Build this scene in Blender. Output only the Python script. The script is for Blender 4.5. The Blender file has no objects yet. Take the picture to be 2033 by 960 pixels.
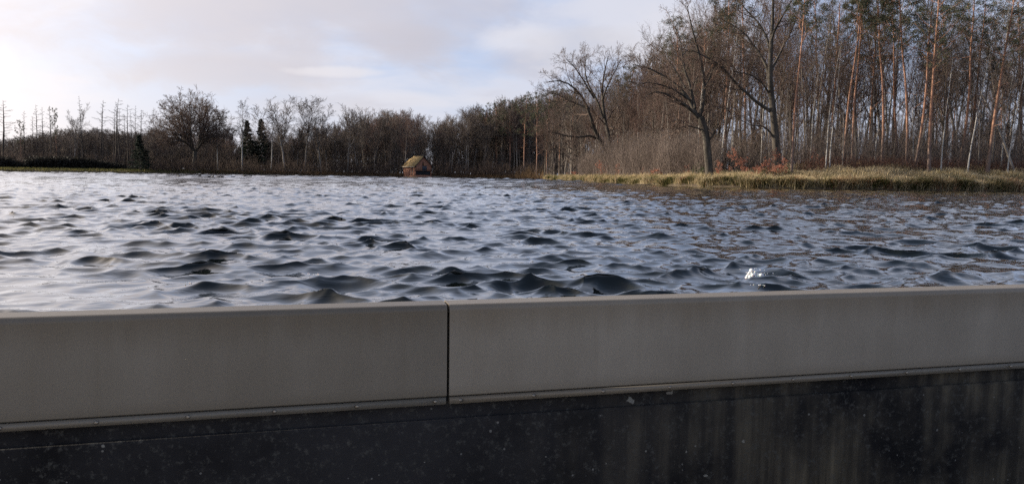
import bpy, math
import numpy as np
from mathutils import Matrix, Vector, Euler

R = math.radians
sc = bpy.context.scene
col = sc.collection

# ------------------------------------------------------------------ camera
EYE = 0.75                      # metres above the lake
F = 1535.0                      # focal length in photo pixels (photo is 2033 wide)
PITCH, ROLL = 4.90, 0.78
cam_d = bpy.data.cameras.new('camera')
cam_d.sensor_width = 36.0
cam_d.lens = 36.0 * F / 2033.0
cam_d.clip_start = 0.05
cam_d.clip_end = 8000
cam = bpy.data.objects.new('camera', cam_d)
col.objects.link(cam)
cam.matrix_world = Matrix.Translation((0, 0, EYE)) @ Matrix.Rotation(R(90 - PITCH), 4, 'X') @ Matrix.Rotation(R(ROLL), 4, 'Z')
sc.camera = cam
CR = np.array(cam.matrix_world.to_3x3())

# ------------------------------------------------------------------ light
SUN_AZ, SUN_EL = -74.0, 18.0    # azimuth from the view axis (+Y), negative to the left
sc.view_settings.view_transform = 'Standard'
sc.view_settings.look = 'None'
sc.view_settings.gamma = 1
sc.view_settings.use_curve_mapping = False
sc.view_settings.exposure = 0.62
sun_dir = Vector((math.sin(R(SUN_AZ)) * math.cos(R(SUN_EL)), math.cos(R(SUN_AZ)) * math.cos(R(SUN_EL)), math.sin(R(SUN_EL))))
sl = bpy.data.lights.new('sun', 'SUN')
sl.energy = 5.0
sl.angle = R(0.5)
sl.color = (1.0, 0.88, 0.72)
so = bpy.data.objects.new('sun', sl)
col.objects.link(so)
so.location = (-60, 50, 40)
so.rotation_euler = (-sun_dir).to_track_quat('-Z', 'Y').to_euler()

world = bpy.data.worlds.new('World')
sc.world = world
world.use_nodes = True
wn, wl = world.node_tree.nodes, world.node_tree.links
wn.clear()


class NT:
    """small helper round a node tree"""
    def __init__(s, tree):
        s.n, s.l = tree.nodes, tree.links

    def node(s, t, **kw):
        n = s.n.new(t)
        for k, v in kw.items():
            setattr(n, k, v)
        return n

    def link(s, a, b):
        s.l.new(a, b)

    def _in(s, n, i, v):
        if v is None:
            return
        if isinstance(v, bpy.types.NodeSocket):
            s.l.new(v, n.inputs[i])
        else:
            n.inputs[i].default_value = v

    def math(s, op, a, b=None, c=None, clamp=False):
        n = s.node('ShaderNodeMath', operation=op)
        n.use_clamp = clamp
        s._in(n, 0, a); s._in(n, 1, b); s._in(n, 2, c)
        return n.outputs[0]

    def vmath(s, op, a, b=None):
        n = s.node('ShaderNodeVectorMath', operation=op)
        s._in(n, 0, a); s._in(n, 1, b)
        return n.outputs['Value'] if op in ('DOT_PRODUCT', 'LENGTH') else n.outputs[0]

    def noise(s, vec, scale, detail=4, rough=0.55, dist=0.0, out='Fac'):
        n = s.node('ShaderNodeTexNoise')
        s._in(n, 'Vector', vec)
        n.inputs['Scale'].default_value = scale
        n.inputs['Detail'].default_value = detail
        n.inputs['Roughness'].default_value = rough
        n.inputs['Distortion'].default_value = dist
        return n.outputs[out]

    def ramp(s, fac, pts, interp='LINEAR'):
        n = s.node('ShaderNodeValToRGB')
        s._in(n, 0, fac)
        cr = n.color_ramp
        cr.interpolation = interp
        while len(cr.elements) < len(pts):
            cr.elements.new(0.5)
        for e, (p, c) in zip(cr.elements, pts):
            e.position = p
            e.color = (c, c, c, 1) if isinstance(c, (int, float)) else (*c, 1)
        return n.outputs[0]

    def mix(s, fac, a, b, blend='MIX'):
        n = s.node('ShaderNodeMix', data_type='RGBA', blend_type=blend)
        s._in(n, 0, fac)
        for i, v in ((6, a), (7, b)):
            if isinstance(v, bpy.types.NodeSocket):
                s.l.new(v, n.inputs[i])
            else:
                n.inputs[i].default_value = (*v, 1) if len(v) == 3 else v
        return n.outputs[2]

    def smooth(s, v, lo, hi, a=0.0, b=1.0):
        n = s.node('ShaderNodeMapRange', interpolation_type='SMOOTHSTEP')
        s._in(n, 0, v)
        n.inputs[1].default_value = lo; n.inputs[2].default_value = hi
        n.inputs[3].default_value = a; n.inputs[4].default_value = b
        return n.outputs[0]


W = NT(world.node_tree)
sky = W.node('ShaderNodeTexSky', sky_type='NISHITA')
sky.sun_disc = False
sky.sun_elevation = R(SUN_EL)
sky.sun_rotation = R(SUN_AZ)
sky.air_density = 1.0
sky.dust_density = 2.5
sky.ozone_density = 1.5
SKY_STRENGTH = 0.087
tc = W.node('ShaderNodeTexCoord')
D = W.vmath('NORMALIZE', tc.outputs['Generated'])
sep = W.node('ShaderNodeSeparateXYZ')
W.link(D, sep.inputs[0])
zz = W.math('MAXIMUM', sep.outputs[2], 0.0)
inv = W.math('DIVIDE', 1.0, W.math('ADD', zz, 0.16))
comb = W.node('ShaderNodeCombineXYZ')
W.link(W.math('MULTIPLY', sep.outputs[0], inv), comb.inputs[0])
W.link(W.math('MULTIPLY', sep.outputs[1], inv), comb.inputs[1])
CP = comb.outputs[0]                                     # the cloud layer seen as a flat sheet
AZ = W.math('MULTIPLY', W.math('ARCTAN2', sep.outputs[0], sep.outputs[1]), 57.2958)
EL = W.math('MULTIPLY', W.math('ARCSINE', sep.outputs[2]), 57.2958)
n1 = W.noise(W.vmath('ADD', CP, (3.1, 1.7, 0.0)), 0.55, 5, 0.55, 0.3)
n2 = W.noise(W.vmath('ADD', CP, (9.3, 4.2, 0.0)), 1.7, 4, 0.6, 0.3)
nc = W.noise(W.vmath('MULTIPLY', D, (1.0, 1.0, 1.9)), 9.0, 5, 0.58, 0.3, 'Color')
ncs = W.node('ShaderNodeSeparateColor')
W.link(nc, ncs.inputs[0])
sd = W.vmath('DOT_PRODUCT', D, tuple(sun_dir))           # nearness to the sun
near = W.math('POWER', W.math('MAXIMUM', sd, 0.0), 3.0)
near2 = W.math('POWER', W.math('MAXIMUM', sd, 0.0), 6.0)


def cloud(az, el, sa, se, soft=1.0):
    """one cloud of the layer, ragged by noise: centre and half-size in degrees"""
    da = W.math('ADD', W.math('SUBTRACT', AZ, az), W.math('MULTIPLY', W.math('SUBTRACT', ncs.outputs[0], 0.5), sa * 1.5))
    de = W.math('ADD', W.math('SUBTRACT', EL, el), W.math('MULTIPLY', W.math('SUBTRACT', ncs.outputs[1], 0.5), se * 2.6))
    da, de = W.math('DIVIDE', da, sa), W.math('DIVIDE', de, se)
    r2 = W.math('ADD', W.math('MULTIPLY', da, da), W.math('MULTIPLY', de, de))
    return W.smooth(r2, 1.0 + 0.9 * soft, 1.0 - 1.0 * soft)


cover = W.math('ADD', W.math('MULTIPLY', n1, 0.62), W.math('MULTIPLY', n2, 0.38))
cover = W.math('ADD', cover, W.math('MULTIPLY', near, 0.10))
mask = W.smooth(cover, 0.45, 0.66)
veil = W.smooth(EL, 12.0, 55.0, 0.72, 0.12)
clear = W.mix(veil, sky.outputs[0], (4.15, 5.0, 7.2))   # thin high veil whitens the blue
under = W.smooth(EL, 14.0, 55.0)                          # clouds overhead show their shaded undersides
c_grey, c_white = (4.3, 4.12, 4.55), (5.9, 5.8, 6.2)
fin = W.mix(W.math('MULTIPLY', mask, 0.75), clear, W.mix(under, W.mix(W.smooth(cover, 0.58, 0.78), (5.7, 5.75, 6.4), c_grey), (1.7, 1.85, 2.3)))
for az_, el_, sa_, se_, cc_, st_ in ((-17, 11.8, 17, 4.4, c_grey, .7), (-19.5, 6.6, 6.5, 1.3, c_grey, .7), (-8.0, 9.0, 3.6, 1.5, c_grey, .5), (-13, 7.1, 3.2, .35, c_white, .7), (-13.5, 4.6, 5, .8, c_grey, .45),
                                     (0.6, 9.4, 3.0, 1.2, c_white, .7), (1.8, 8.0, 3.2, .9, c_grey, .5), (8.6, 11.4, 7, 3.2, c_white, .75), (6.2, 9.2, 4.6, 1.2, (4.9, 4.85, 5.3), .7), (13, 9.0, 5, 3, c_white, .6), (-6, 5.4, 5, .5, c_white, .35)):
    fin = W.mix(W.math('MULTIPLY', cloud(az_, el_, sa_, se_), st_), fin, cc_)
low = W.smooth(EL, 9.0, 0.0)                             # pale band over the horizon
fin = W.mix(W.math('MULTIPLY', low, 0.6), fin, (5.8, 5.8, 6.2))
fin = W.mix(1.0, fin, W.mix(near, (0, 0, 0), (3.3, 2.5, 1.6)), 'ADD')
fin = W.mix(1.0, fin, W.mix(near2, (0, 0, 0), (7.0, 5.4, 3.6)), 'ADD')
bg = W.node('ShaderNodeBackground')
W.link(fin, bg.inputs[0])
bg.inputs[1].default_value = SKY_STRENGTH
world.cycles.sampling_method = 'MANUAL'
world.cycles.sample_map_resolution = 512
wo = W.node('ShaderNodeOutputWorld')
W.link(bg.outputs[0], wo.inputs[0])

sc.render.engine = 'CYCLES'
cy = sc.cycles
cy.use_denoising = False
cy.max_bounces = 4
cy.diffuse_bounces = 1
cy.glossy_bounces = 2
cy.transmission_bounces = 4
cy.transparent_max_bounces = 6
cy.volume_bounces = 0
cy.sample_clamp_indirect = 4.0
cy.sample_clamp_direct = 12.0
cy.caustics_reflective = False
cy.caustics_refractive = False

# ------------------------------------------------------------------ helpers


def ray(px, py):
    v = CR @ np.array([(px - 1016.5) / F, -(py - 480.0) / F, -1.0])
    return v


def at(px, py, Y):
    """photo pixel + depth along the ground -> world point"""
    v = ray(px, py)
    return np.array([0, 0, EYE]) + v * (Y / v[1])


def hor(px):
    return 335.0 + 0.0137 * px


def gx(px, Y):
    return at(px, hor(px), Y)[0]


def link(o, parent=None):
    col.objects.link(o)
    if parent is not None:
        o.parent = parent
    return o


def tag(o, label=None, cat=None, group=None, kind=None):
    for k, v in (('label', label), ('category', cat), ('group', group), ('kind', kind)):
        if v:
            o[k] = v
    return o


def empty(name, loc=(0, 0, 0), rz=0.0, scale=(1, 1, 1)):
    o = bpy.data.objects.new(name, None)
    o.empty_display_size = 0.3
    o.location = loc
    o.rotation_euler = (0, 0, rz)
    o.scale = scale
    return link(o)


def mesh_np(name, V, quads=None, tris=None, mats=None, smooth=False, attrs=None, midx=None):
    me = bpy.data.meshes.new(name)
    V = np.asarray(V, dtype=np.float32)
    me.vertices.add(len(V))
    me.vertices.foreach_set('co', V.ravel())
    nq = 0 if quads is None else len(quads)
    nt = 0 if tris is None else len(tris)
    idx = []
    if nq:
        idx.append(np.asarray(quads, dtype=np.int32).ravel())
    if nt:
        idx.append(np.asarray(tris, dtype=np.int32).ravel())
    idx = np.concatenate(idx)
    me.loops.add(len(idx))
    me.loops.foreach_set('vertex_index', idx)
    me.polygons.add(nq + nt)
    starts = np.concatenate([np.arange(nq) * 4, nq * 4 + np.arange(nt) * 3]).astype(np.int32)
    me.polygons.foreach_set('loop_start', starts)
    if smooth:
        me.polygons.foreach_set('use_smooth', np.ones(nq + nt, dtype=bool))
    if midx is not None:
        me.polygons.foreach_set('material_index', np.asarray(midx, dtype=np.int32))
    for m in (mats or []):
        me.materials.append(m)
    for k, a in (attrs or {}).items():
        at_ = me.attributes.new(k, 'FLOAT', 'POINT')
        at_.data.foreach_set('value', np.asarray(a, dtype=np.float32))
    me.update(calc_edges=True)
    me.validate()
    return me


class MB:
    """collects simple shapes into one mesh"""
    def __init__(s):
        s.v, s.q, s.t = [], [], []

    def quad(s, a, b, c, d):
        n = len(s.v); s.v += [a, b, c, d]; s.q.append((n, n + 1, n + 2, n + 3)); return s

    def tri(s, a, b, c):
        n = len(s.v); s.v += [a, b, c]; s.t.append((n, n + 1, n + 2)); return s

    def box(s, x0, x1, y0, y1, z0, z1):
        n = len(s.v)
        s.v += [(x, y, z) for z in (z0, z1) for y in (y0, y1) for x in (x0, x1)]
        for f in ((0, 2, 3, 1), (4, 5, 7, 6), (0, 1, 5, 4), (2, 6, 7, 3), (0, 4, 6, 2), (1, 3, 7, 5)):
            s.q.append(tuple(n + i for i in f))
        return s

    def prism(s, prof, axis_pts):
        """sweep a closed profile (list of 3D points) from start to end offset"""
        n = len(s.v); k = len(prof)
        for off in axis_pts:
            s.v += [tuple(np.asarray(p) + np.asarray(off)) for p in prof]
        for j in range(len(axis_pts) - 1):
            for i in range(k):
                a, b = n + j * k + i, n + j * k + (i + 1) % k
                s.q.append((a, b, b + k, a + k))
        return s

    def build(s, name, mat, parent=None, smooth=False):
        me = mesh_np(name, np.array(s.v, dtype=float), s.q, s.t, [mat] if mat else [], smooth)
        return link(bpy.data.objects.new(name, me), parent)


def nrm(a):
    return a / np.maximum(np.linalg.norm(a, axis=-1, keepdims=True), 1e-9)


def tubes(P, Rad, k):
    """P (N,S+1,3), Rad (N,S+1) -> verts, quads"""
    N, S1, _ = P.shape
    T = np.empty_like(P)
    T[:, 1:-1] = P[:, 2:] - P[:, :-2]
    T[:, 0] = P[:, 1] - P[:, 0]
    T[:, -1] = P[:, -1] - P[:, -2]
    T = nrm(T)
    m = nrm(P[:, -1] - P[:, 0])
    ref = np.eye(3)[np.argmin(np.abs(m), axis=1)][:, None, :]
    U = nrm(np.cross(T, np.broadcast_to(ref, T.shape)))
    Vv = np.cross(T, U)
    ang = np.arange(k) * 2 * math.pi / k
    ring = (U[:, :, None, :] * np.cos(ang)[None, None, :, None] + Vv[:, :, None, :] * np.sin(ang)[None, None, :, None])
    V = P[:, :, None, :] + ring * Rad[:, :, None, None]
    base = (np.arange(N) * S1 * k)[:, None, None] + (np.arange(S1 - 1) * k)[None, :, None] + np.arange(k)[None, None, :]
    nxt = (np.arange(N) * S1 * k)[:, None, None] + (np.arange(S1 - 1) * k)[None, :, None] + ((np.arange(k) + 1) % k)[None, None, :]
    Q = np.stack([base, nxt, nxt + k, base + k], axis=-1).reshape(-1, 4)
    return V.reshape(-1, 3), Q


def merge(parts):
    Vs, Qs, n = [], [], 0
    for V, Q in parts:
        Vs.append(V); Qs.append(Q + n); n += len(V)
    return np.concatenate(Vs), np.concatenate(Qs)


def resample(pl, S):
    pl = np.asarray(pl, float)
    d = np.concatenate([[0], np.cumsum(np.linalg.norm(np.diff(pl[:, :3], axis=0), axis=1))])
    u = np.linspace(0, d[-1], S + 1)
    # catmull-rom for smooth limbs
    out = np.stack([np.interp(u, d, pl[:, i]) for i in range(pl.shape[1])], axis=1)
    for _ in range(2):
        out[1:-1, :3] = 0.25 * out[:-2, :3] + 0.5 * out[1:-1, :3] + 0.25 * out[2:, :3]
    return out


def walk(rng, pos, dr, L, S, wig, up, out=None):
    N = len(pos)
    P = np.empty((N, S + 1, 3))
    P[:, 0] = pos
    d = nrm(dr)
    for s in range(S):
        d = d + rng.normal(0, wig, (N, 3))
        d[:, 2] += up
        d = nrm(d)
        P[:, s + 1] = P[:, s] + d * (L / S)[:, None]
    return P


def grow(rng, P, Rad, L, n, t0=0.2, t1=1.0, ang=45, angv=10, ratio=0.5, tap=0.4, S=3, wig=0.15, up=0.05,
         rr=0.55, rmin=0.006, end=0.35, keep=1.0, flat=0.0, lv=0.25):
    N, S1, _ = P.shape
    S0 = S1 - 1
    t = t0 + (t1 - t0) * (np.arange(n)[None, :] + rng.random((N, n))) / n
    f = np.clip(t * S0, 0, S0 - 1e-4)
    i = f.astype(int)
    fr = (f - i)
    ar = np.arange(N)[:, None]
    a, b = P[ar, i], P[ar, i + 1]
    pos = a + (b - a) * fr[..., None]
    tan = nrm(b - a)
    rad = Rad[ar, i] * (1 - fr) + Rad[ar, i + 1] * fr
    ref = np.where(np.abs(tan[..., 2:3]) < 0.9, np.array([0, 0, 1.0]), np.array([1.0, 0, 0]))
    U = nrm(np.cross(tan, ref))
    Vv = np.cross(tan, U)
    az = rng.random((N, 1)) * 6.283 + np.arange(n)[None, :] * 2.4 + rng.normal(0, 0.4, (N, n))
    th = np.radians(rng.normal(ang, angv, (N, n)))
    dr = tan * np.cos(th)[..., None] + (U * np.cos(az)[..., None] + Vv * np.sin(az)[..., None]) * np.sin(th)[..., None]
    if flat:
        dr[..., 2] *= (1 - flat)
    LL = L[:, None] * ratio * (1 - tap * (t - t0) / max(t1 - t0, 1e-6)) * np.clip(rng.normal(1, lv, (N, n)), 0.4, 1.6)
    k = rng.random((N, n)) < keep
    pos, dr, LL, rad = pos[k], nrm(dr[k]), LL[k], rad[k]
    Pn = walk(rng, pos, dr, LL, S, wig, up)
    r0 = np.maximum(rad * rr, rmin)
    Rn = r0[:, None] * np.linspace(1, end, S + 1)[None, :]
    return Pn, np.maximum(Rn, rmin * 0.6), LL


def leaf_cards(rng, C, size, n, spread, elong=2.0, flatz=1.0):
    """n small diamond leaves round each centre C"""
    N = len(C)
    c = np.repeat(C, n, axis=0) + rng.normal(0, 1, (N * n, 3)) * np.array([spread, spread, spread * flatz])
    d = nrm(rng.normal(0, 1, (N * n, 3)))
    e = nrm(np.cross(d, rng.normal(0, 1, (N * n, 3))))
    s = size * rng.uniform(0.6, 1.3, (N * n, 1))
    a, b = c - d * s * elong * 0.5, c + d * s * elong * 0.5
    l, r = c - e * s * 0.5, c + e * s * 0.5
    V = np.stack([a, l, b, r], axis=1).reshape(-1, 3)
    Q = np.arange(N * n * 4).reshape(-1, 4)
    return V, Q


# ------------------------------------------------------------------ materials


def material(name):
    m = bpy.data.materials.new(name)
    m.use_nodes = True
    t = NT(m.node_tree)
    return m, t, m.node_tree.nodes['Principled BSDF']


def bark(name, c1, c2, scale=3.0, zstretch=0.25, rough=0.9, vary=0.25):
    m, t, p = material(name)
    g = t.node('ShaderNodeTexCoord')
    mp = t.node('ShaderNodeMapping')
    t.link(g.outputs['Object'], mp.inputs[0])
    mp.inputs['Scale'].default_value = (1, 1, zstretch)
    n = t.noise(mp.outputs[0], scale, 5, 0.6)
    c = t.ramp(n, [(0.3, c1), (0.7, c2)])
    oi = t.node('ShaderNodeObjectInfo')
    v = t.math('ADD', 1 - vary, t.math('MULTIPLY', oi.outputs['Random'], 2 * vary))
    hs = t.node('ShaderNodeHueSaturation')
    t.link(c, hs.inputs['Color'])
    t.link(v, hs.inputs['Value'])
    t.link(hs.outputs[0], p.inputs['Base Color'])
    p.inputs['Roughness'].default_value = rough
    p.inputs['Specular IOR Level'].default_value = 0.2
    b = t.node('ShaderNodeBump')
    b.inputs['Strength'].default_value = 0.6
    b.inputs['Distance'].default_value = 0.05
    t.link(n, b.inputs['Height'])
    t.link(b.outputs[0], p.inputs['Normal'])
    return m


M = {}
M['oak'] = bark('oak_bark', (0.04, 0.034, 0.028), (0.135, 0.118, 0.098))
M['oak_twig'] = bark('oak_twigs', (0.085, 0.060, 0.048), (0.16, 0.115, 0.092), 0.6)
M['grey'] = bark('grey_bark', (0.12, 0.104, 0.09), (0.34, 0.30, 0.26))
M['grey_twig'] = bark('grey_twigs', (0.095, 0.076, 0.064), (0.185, 0.15, 0.128), 0.5)
M['red_twig'] = bark('reddish_twigs', (0.10, 0.062, 0.052), (0.18, 0.112, 0.092), 0.5)
M['larch'] = bark('larch_bark', (0.05, 0.04, 0.035), (0.11, 0.09, 0.075))
M['scrub'] = bark('brown_scrub', (0.06, 0.043, 0.034), (0.14, 0.10, 0.078), 0.5, 1.0)
M['thicket'] = bark('thicket_stems', (0.085, 0.066, 0.056), (0.23, 0.185, 0.16), 0.35, 1.0)
M['bramble'] = bark('bramble_stems', (0.10, 0.045, 0.035), (0.22, 0.12, 0.085), 0.5, 1.0)

# pine bark: grey plates low down, orange flaking bark above
m, t, p = material('pine_bark')
g = t.node('ShaderNodeTexCoord')
s_ = t.node('ShaderNodeSeparateXYZ')
t.link(g.outputs['Object'], s_.inputs[0])
n = t.noise(g.outputs['Object'], 2.5, 6, 0.65)
lo = t.ramp(n, [(0.3, (0.09, 0.06, 0.05)), (0.7, (0.22, 0.155, 0.125))])
hi_ = t.ramp(n, [(0.3, (0.22, 0.105, 0.065)), (0.7, (0.42, 0.235, 0.155))])
zf = t.smooth(t.math('ADD', s_.outputs[2], t.math('MULTIPLY', n, 3.0)), 4.0, 8.0)
t.link(t.mix(zf, lo, hi_), p.inputs['Base Color'])
p.inputs['Roughness'].default_value = 0.85
M['pine'] = m

# birch bark
m, t, p = material('birch_bark')
g = t.node('ShaderNodeTexCoord')
mp = t.node('ShaderNodeMapping')
t.link(g.outputs['Object'], mp.inputs[0])
mp.inputs['Scale'].default_value = (1, 1, 4.0)
n = t.noise(mp.outputs[0], 1.6, 5, 0.65)
t.link(t.ramp(n, [(0.36, (0.05, 0.045, 0.04)), (0.48, (0.42, 0.40, 0.37)), (0.8, (0.62, 0.60, 0.56))]), p.inputs['Base Color'])
p.inputs['Roughness'].default_value = 0.7
M['birch'] = m
M['birch_twig'] = bark('birch_twigs', (0.075, 0.05, 0.042), (0.13, 0.095, 0.08), 0.5)


def foliage(name, c1, c2, scale=1.2, trans=0.25, vary=0.2):
    m, t, p = material(name)
    g = t.node('ShaderNodeTexCoord')
    n = t.noise(g.outputs['Object'], scale, 4, 0.6)
    c = t.ramp(n, [(0.3, c1), (0.7, c2)])
    oi = t.node('ShaderNodeObjectInfo')
    hs = t.node('ShaderNodeHueSaturation')
    t.link(c, hs.inputs['Color'])
    t.link(t.math('ADD', 1 - vary, t.math('MULTIPLY', oi.outputs['Random'], 2 * vary)), hs.inputs['Value'])
    t.link(hs.outputs[0], p.inputs['Base Color'])
    p.inputs['Roughness'].default_value = 0.75
    p.inputs['Specular IOR Level'].default_value = 0.25
    tr = t.node('ShaderNodeBsdfTranslucent')
    t.link(hs.outputs[0], tr.inputs[0])
    mx = t.node('ShaderNodeMixShader')
    mx.inputs[0].default_value = trans
    t.link(p.outputs[0], mx.inputs[1]); t.link(tr.outputs[0], mx.inputs[2])
    o = [x for x in t.n if x.type == 'OUTPUT_MATERIAL'][0]
    t.link(mx.outputs[0], o.inputs[0])
    return m


M['needle'] = foliage('pine_needles', (0.045, 0.052, 0.032), (0.10, 0.105, 0.065))
M['spruce'] = foliage('spruce_needles', (0.02, 0.028, 0.022), (0.045, 0.055, 0.04))
M['copper'] = foliage('copper_leaves', (0.34, 0.13, 0.085), (0.55, 0.26, 0.17), 2.0, 0.35)
M['holly'] = foliage('evergreen_leaves', (0.05, 0.075, 0.028), (0.10, 0.13, 0.05), 2.0)
M['dark_shrub'] = foliage('dark_shrub_leaves', (0.014, 0.014, 0.012), (0.035, 0.03, 0.024), 1.0)


def grass_mat(name, cols, trans=0.4):
    m, t, p = material(name)
    a = t.node('ShaderNodeAttribute', attribute_name='tint')
    c = t.ramp(a.outputs['Fac'], cols)
    t.link(c, p.inputs['Base Color'])
    p.inputs['Roughness'].default_value = 0.8
    p.inputs['Specular IOR Level'].default_value = 0.2
    tr = t.node('ShaderNodeBsdfTranslucent')
    t.link(c, tr.inputs[0])
    mx = t.node('ShaderNodeMixShader')
    mx.inputs[0].default_value = trans
    t.link(p.outputs[0], mx.inputs[1]); t.link(tr.outputs[0], mx.inputs[2])
    o = [x for x in t.n if x.type == 'OUTPUT_MATERIAL'][0]
    t.link(mx.outputs[0], o.inputs[0])
    return m


M['grass'] = grass_mat('winter_grass', [(0.0, (0.055, 0.07, 0.02)), (0.25, (0.17, 0.15, 0.06)), (0.5, (0.47, 0.38, 0.215)), (0.8, (0.67, 0.56, 0.37)), (1.0, (0.36, 0.19, 0.10))])
M['reed'] = grass_mat('dead_reed', [(0.0, (0.13, 0.08, 0.045)), (1.0, (0.30, 0.21, 0.12))])

# ground
m, t, p = material('forest_ground')
g = t.node('ShaderNodeTexCoord')
n = t.noise(g.outputs['Object'], 0.35, 6, 0.65)
n2_ = t.noise(g.outputs['Object'], 3.0, 4, 0.6)
c = t.ramp(n, [(0.3, (0.045, 0.032, 0.022)), (0.7, (0.10, 0.075, 0.045))])
t.link(t.mix(t.smooth(n2_, 0.5, 0.7, 0, 0.7), c, (0.13, 0.10, 0.05)), p.inputs['Base Color'])
p.inputs['Roughness'].default_value = 0.95
M['ground'] = m

# lake water
m, t, p = material('lake_water')
p.inputs['Base Color'].default_value = (0.004, 0.006, 0.0045, 1)
p.inputs['Roughness'].default_value = 0.06
p.inputs['IOR'].default_value = 1.333
p.inputs['Specular IOR Level'].default_value = 0.6
p.inputs['Coat Weight'].default_value = 0.9
p.inputs['Coat IOR'].default_value = 1.333
p.inputs['Coat Roughness'].default_value = 0.02
g = t.node('ShaderNodeTexCoord')
mp = t.node('ShaderNodeMapping')
t.link(g.outputs['Object'], mp.inputs[0])
mp.inputs['Rotation'].default_value = (0, 0, R(-12))
mp.inputs['Scale'].default_value = (0.55, 1.0, 1.0)
na = t.noise(mp.outputs[0], 8.5, 3, 0.5, 0.6)
nb = t.noise(mp.outputs[0], 30.0, 3, 0.55, 0.3)
nf = t.noise(mp.outputs[0], 1.5, 4, 0.6, 0.3)                  # waves too fine for the far mesh
at_ = t.node('ShaderNodeAttribute', attribute_name='coarse')
b0 = t.node('ShaderNodeBump'); b0.inputs['Distance'].default_value = 0.09
t.link(at_.outputs['Fac'], b0.inputs['Strength']); t.link(nf, b0.inputs['Height'])
b1 = t.node('ShaderNodeBump'); b1.inputs['Strength'].default_value = 1.0; b1.inputs['Distance'].default_value = 0.0062
t.link(na, b1.inputs['Height']); t.link(b0.outputs[0], b1.inputs['Normal'])
b2 = t.node('ShaderNodeBump'); b2.inputs['Strength'].default_value = 1.0; b2.inputs['Distance'].default_value = 0.00025
t.link(nb, b2.inputs['Height']); t.link(b1.outputs[0], b2.inputs['Normal'])
t.link(b2.outputs[0], p.inputs['Normal']); t.link(b2.outputs[0], p.inputs['Coat Normal'])
t.link(t.math('ADD', 0.012, t.math('MULTIPLY', at_.outputs['Fac'], 0.10)), p.inputs['Roughness'])
M['water'] = m

# painted sheet-metal coping
m, t, p = material('coping_metal')
g = t.node('ShaderNodeTexCoord')
mp = t.node('ShaderNodeMapping'); t.link(g.outputs['Object'], mp.inputs[0])
mp.inputs['Scale'].default_value = (1.0, 1.0, 0.35)
n = t.noise(mp.outputs[0], 2.2, 5, 0.6)
mp2 = t.node('ShaderNodeMapping'); t.link(g.outputs['Object'], mp2.inputs[0])
mp2.inputs['Scale'].default_value = (14.0, 14.0, 0.7)
st = t.noise(mp2.outputs[0], 1.0, 4, 0.6)
spk = t.noise(g.outputs['Object'], 70.0, 2, 0.5)
c = t.ramp(n, [(0.3, (0.19, 0.172, 0.146)), (0.7, (0.275, 0.25, 0.213))])
c = t.mix(t.smooth(st, 0.52, 0.78, 0, 0.22), c, (0.15, 0.125, 0.09))
c = t.mix(t.smooth(spk, 0.74, 0.78, 0, 0.7), c, (0.06, 0.05, 0.04))
cz = t.node('ShaderNodeSeparateXYZ'); t.link(g.outputs['Object'], cz.inputs[0])
run = t.noise(mp2.outputs[0], 0.6, 3, 0.6)
dirt = t.math('MULTIPLY', t.smooth(t.math('ADD', cz.outputs[2], t.math('MULTIPLY', run, 0.16)), 0.16, 0.33), 0.55)   # grime run down from the top fold
c = t.mix(dirt, c, (0.13, 0.10, 0.065))
foot = t.math('MULTIPLY', t.smooth(t.math('SUBTRACT', cz.outputs[2], t.math('MULTIPLY', n, 0.08)), -0.10, -0.18), 0.5)
c = t.mix(foot, c, (0.12, 0.10, 0.07))
tone = t.node('ShaderNodeAttribute', attribute_name='tone', attribute_type='OBJECT')   # left-to-right light gradient painted in as a value per panel
hv = t.node('ShaderNodeHueSaturation'); t.link(c, hv.inputs['Color'])
t.link(t.math('ADD', 1.0, tone.outputs['Fac']), hv.inputs['Value'])
t.link(hv.outputs[0], p.inputs['Base Color'])
p.inputs['Metallic'].default_value = 0.1
t.link(t.math('ADD', 0.34, t.math('MULTIPLY', n, 0.22)), p.inputs['Roughness'])
bb = t.node('ShaderNodeBump'); bb.inputs['Strength'].default_value = 0.25; bb.inputs['Distance'].default_value = 0.01
t.link(t.noise(g.outputs['Object'], 3.0, 2, 0.5), bb.inputs['Height'])
t.link(bb.outputs[0], p.inputs['Normal'])
M['coping'] = m
m, t, p = material('screw_steel')
p.inputs['Base Color'].default_value = (0.30, 0.27, 0.23, 1)
p.inputs['Metallic'].default_value = 0.8
p.inputs['Roughness'].default_value = 0.45
M['screw'] = m

# algae-stained concrete
m, t, p = material('stained_concrete')
g = t.node('ShaderNodeTexCoord')
O = g.outputs['Object']
mp = t.node('ShaderNodeMapping'); t.link(O, mp.inputs[0]); mp.inputs['Scale'].default_value = (8.0, 8.0, 0.45)
streak = t.noise(mp.outputs[0], 1.3, 6, 0.62)
blot = t.noise(O, 1.15, 5, 0.6)
fine = t.noise(O, 45.0, 5, 0.7)
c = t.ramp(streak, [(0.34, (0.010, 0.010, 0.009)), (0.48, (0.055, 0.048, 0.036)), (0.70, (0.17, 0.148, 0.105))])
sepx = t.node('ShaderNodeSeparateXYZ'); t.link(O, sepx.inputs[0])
streak_mask = t.math('MULTIPLY', t.smooth(blot, 0.38, 0.62), t.smooth(sepx.outputs[0], 0.0, 2.0))   # streak colour shows in patches, more towards the right
c = t.mix(t.math('SUBTRACT', 1.0, streak_mask), c, t.mix(t.smooth(blot, 0.35, 0.65), (0.0055, 0.0055, 0.007), (0.028, 0.028, 0.031)))
c = t.mix(t.smooth(fine, 0.52, 0.70, 0, 0.75), c, (0.075, 0.075, 0.07))
vo = t.node('ShaderNodeTexVoronoi'); vo.inputs['Scale'].default_value = 11.0
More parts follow.
